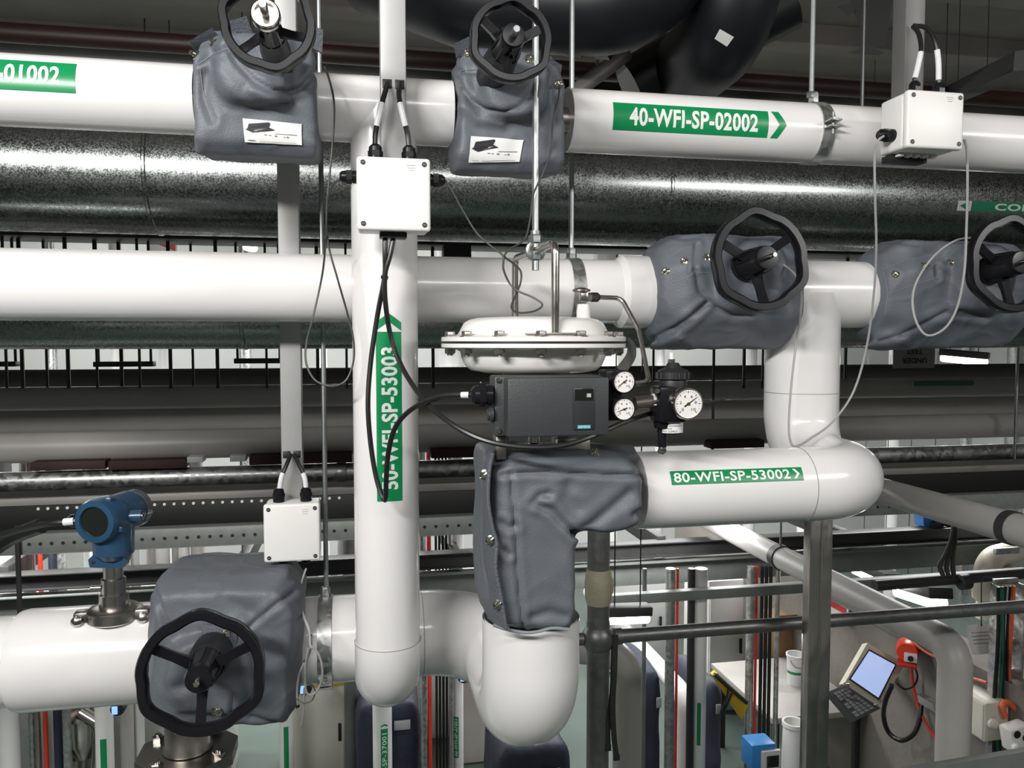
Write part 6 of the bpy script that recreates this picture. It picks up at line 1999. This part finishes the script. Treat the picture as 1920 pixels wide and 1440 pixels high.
# ------------------------------------------------------------------ bench with bucket, carton, bin; yellow level; blue meter
tb = thing('work_bench', 'grey work bench behind the stainless post', 'bench', (P(1490, 1300, 4.9).x, 4.9, 0))
cb = P(1490, 1300, 4.9)
zt2 = cb.z
MB().box((cb.x - 0.02, 5.0, zt2), (0.68, 0.9, 0.04), 0.006).build('worktop', mat('grey_worktop', (0.42, 0.41, 0.38), 0.5, var=0.08, scale=6), tb)
for sx in (-0.3, 0.28):
    for sy in (4.62, 5.38):
        MB().box((cb.x + sx, sy, zt2 / 2 - 0.01), (0.04, 0.04, zt2 - 0.02), 0.004).build('leg', STEELD, tb)
c = P(1492, 1268, 5.0)
c.z = zt2 + 0.02
kb_ = mpp(1492, 1250, 5.0)
t = thing('bucket', 'white plastic bucket with green band on the bench', 'bucket', c)
MB().lathe(c, (0, 0, 1), [(0, 0), (14.5 * kb_, 0), (17 * kb_, 52 * kb_), (18.5 * kb_, 53 * kb_), (18.5 * kb_, 57 * kb_), (16.5 * kb_, 57 * kb_), (14 * kb_, 4 * kb_), (0, 4 * kb_)], 32).build('pail', SLEEVE, t)
MB().lathe(c, (0, 0, 1), [(15.9 * kb_, 22 * kb_), (16.2 * kb_, 27 * kb_)], 32).build('band', GREEN, t)
MB().tube([c + Vector((17.5 * kb_ * math.cos(a_), -17.5 * kb_ * math.sin(a_) * 0.3 - 0.04, 50 * kb_ - 14 * kb_ * math.sin(a_))) for a_ in np.linspace(0, math.pi, 12)], 0.003, 6).build('handle', ROD, t)
a, b = P(1452, 1160, 5.5), P(1500, 1222, 5.5)
t = thing('carton', 'brown cardboard carton stacked behind the bucket', 'box', ((a.x + b.x) / 2, 5.6, zt2))
MB().box(((a.x + b.x) / 2, 5.6, (a.z + zt2) / 2), (b.x - a.x, 0.25, a.z - zt2), 0.004).build('carcass', CARD, t)
MB().hull([(a.x, 5.49, a.z), (b.x, 5.49, a.z), (b.x, 5.42, a.z + 0.05), (a.x, 5.42, a.z + 0.05), (a.x, 5.485, a.z + 0.006), (b.x, 5.485, a.z + 0.006)]).build('flap', CARD, t)
# waste bin
c = P(1487, 1450, 4.2)
t = thing('waste_bin', 'white tapered bin standing at the foot of the stainless post', 'bin', (c.x, 4.2, 0))
kk = mpp(1487, 1400, 4.2)
zr_ = P(1487, 1353, 4.2).z
MB().lathe((c.x, 4.2, 0), (0, 0, 1), [(0, 0), (26 * kk, 0), (20 * kk, zr_ * 0.96), (22 * kk, zr_ * 0.97), (22 * kk, zr_), (18 * kk, zr_), (16 * kk, zr_ * 0.5)], 30).build('shell', WHITE_FAR, t)
# yellow level / ladder piece
t = thing('wall_bracket', 'yellow slanting bracket with black straps, left of the black cable ladder', 'bracket', P(1388, 1345, 4.35))
pts = [(1338, 1268), (1345, 1262), (1402, 1322), (1392, 1350)]
qq = [P(px, py, 4.35) for px, py in pts]
MB().hull(qq + [p + Vector((0, 0.05, 0)) for p in qq]).build('plate', YELLOW, t)
MB().tube([P(1339, 1264, 4.33), P(1400, 1318, 4.33)], 0.012, 8).build('top_edge', STEELD, t)
MB().tube(spline([P(px, py, 4.32) for px, py in ((1366, 1290), (1362, 1310), (1352, 1335), (1356, 1338), (1372, 1300))], 5), 0.007, 6).build('strap', CABLE, t)
# blue and white flow meter head
c = P(1436, 1420, 3.6)
kk = mpp(1436, 1420, 3.6)
t = thing('flow_meter', 'blue flow meter head with white display face at the bottom edge', 'meter', c)
MB().box(c + Vector((-0.01, 0.06, 0)), (50 * kk, 0.12, 50 * kk), 0.012).build('housing', mat('sky_blue_housing', (0.05, 0.30, 0.75), 0.4, var=0.06, scale=20), t)
fc = MB().box(c + Vector((8 * kk, -0.008, -5 * kk)), (38 * kk, 0.02, 40 * kk), 0.006).build('face', SLEEVE, t)
MB().box(c + Vector((10 * kk, -0.021, -5 * kk)), (24 * kk, 0.006, 22 * kk), 0.002).build('display', GLASS_D, fc)
MB().cyl((c.x, c.y + 0.06, c.z - 0.1), (c.x, c.y + 0.06, c.z - 0.5), 0.05, n=16).build('neck', BLUE_B, t)
# notice on the wall head
c = on_wall(1570, 1140, 0.04)
t = thing('warning_sign', 'small yellow and red warning sign beside the stainless post', 'sign', c)
MB().box(c, (0.01, 0.26, 0.16), 0.002).build('plate', PAPER, t)
MB().box(c + Vector((-0.007, 0, 0.06)), (0.006, 0.26, 0.04)).build('yellow_band', YELLOW, t)
MB().box(c + Vector((-0.007, 0, 0.012)), (0.006, 0.22, 0.04)).build('red_band', RED, t)
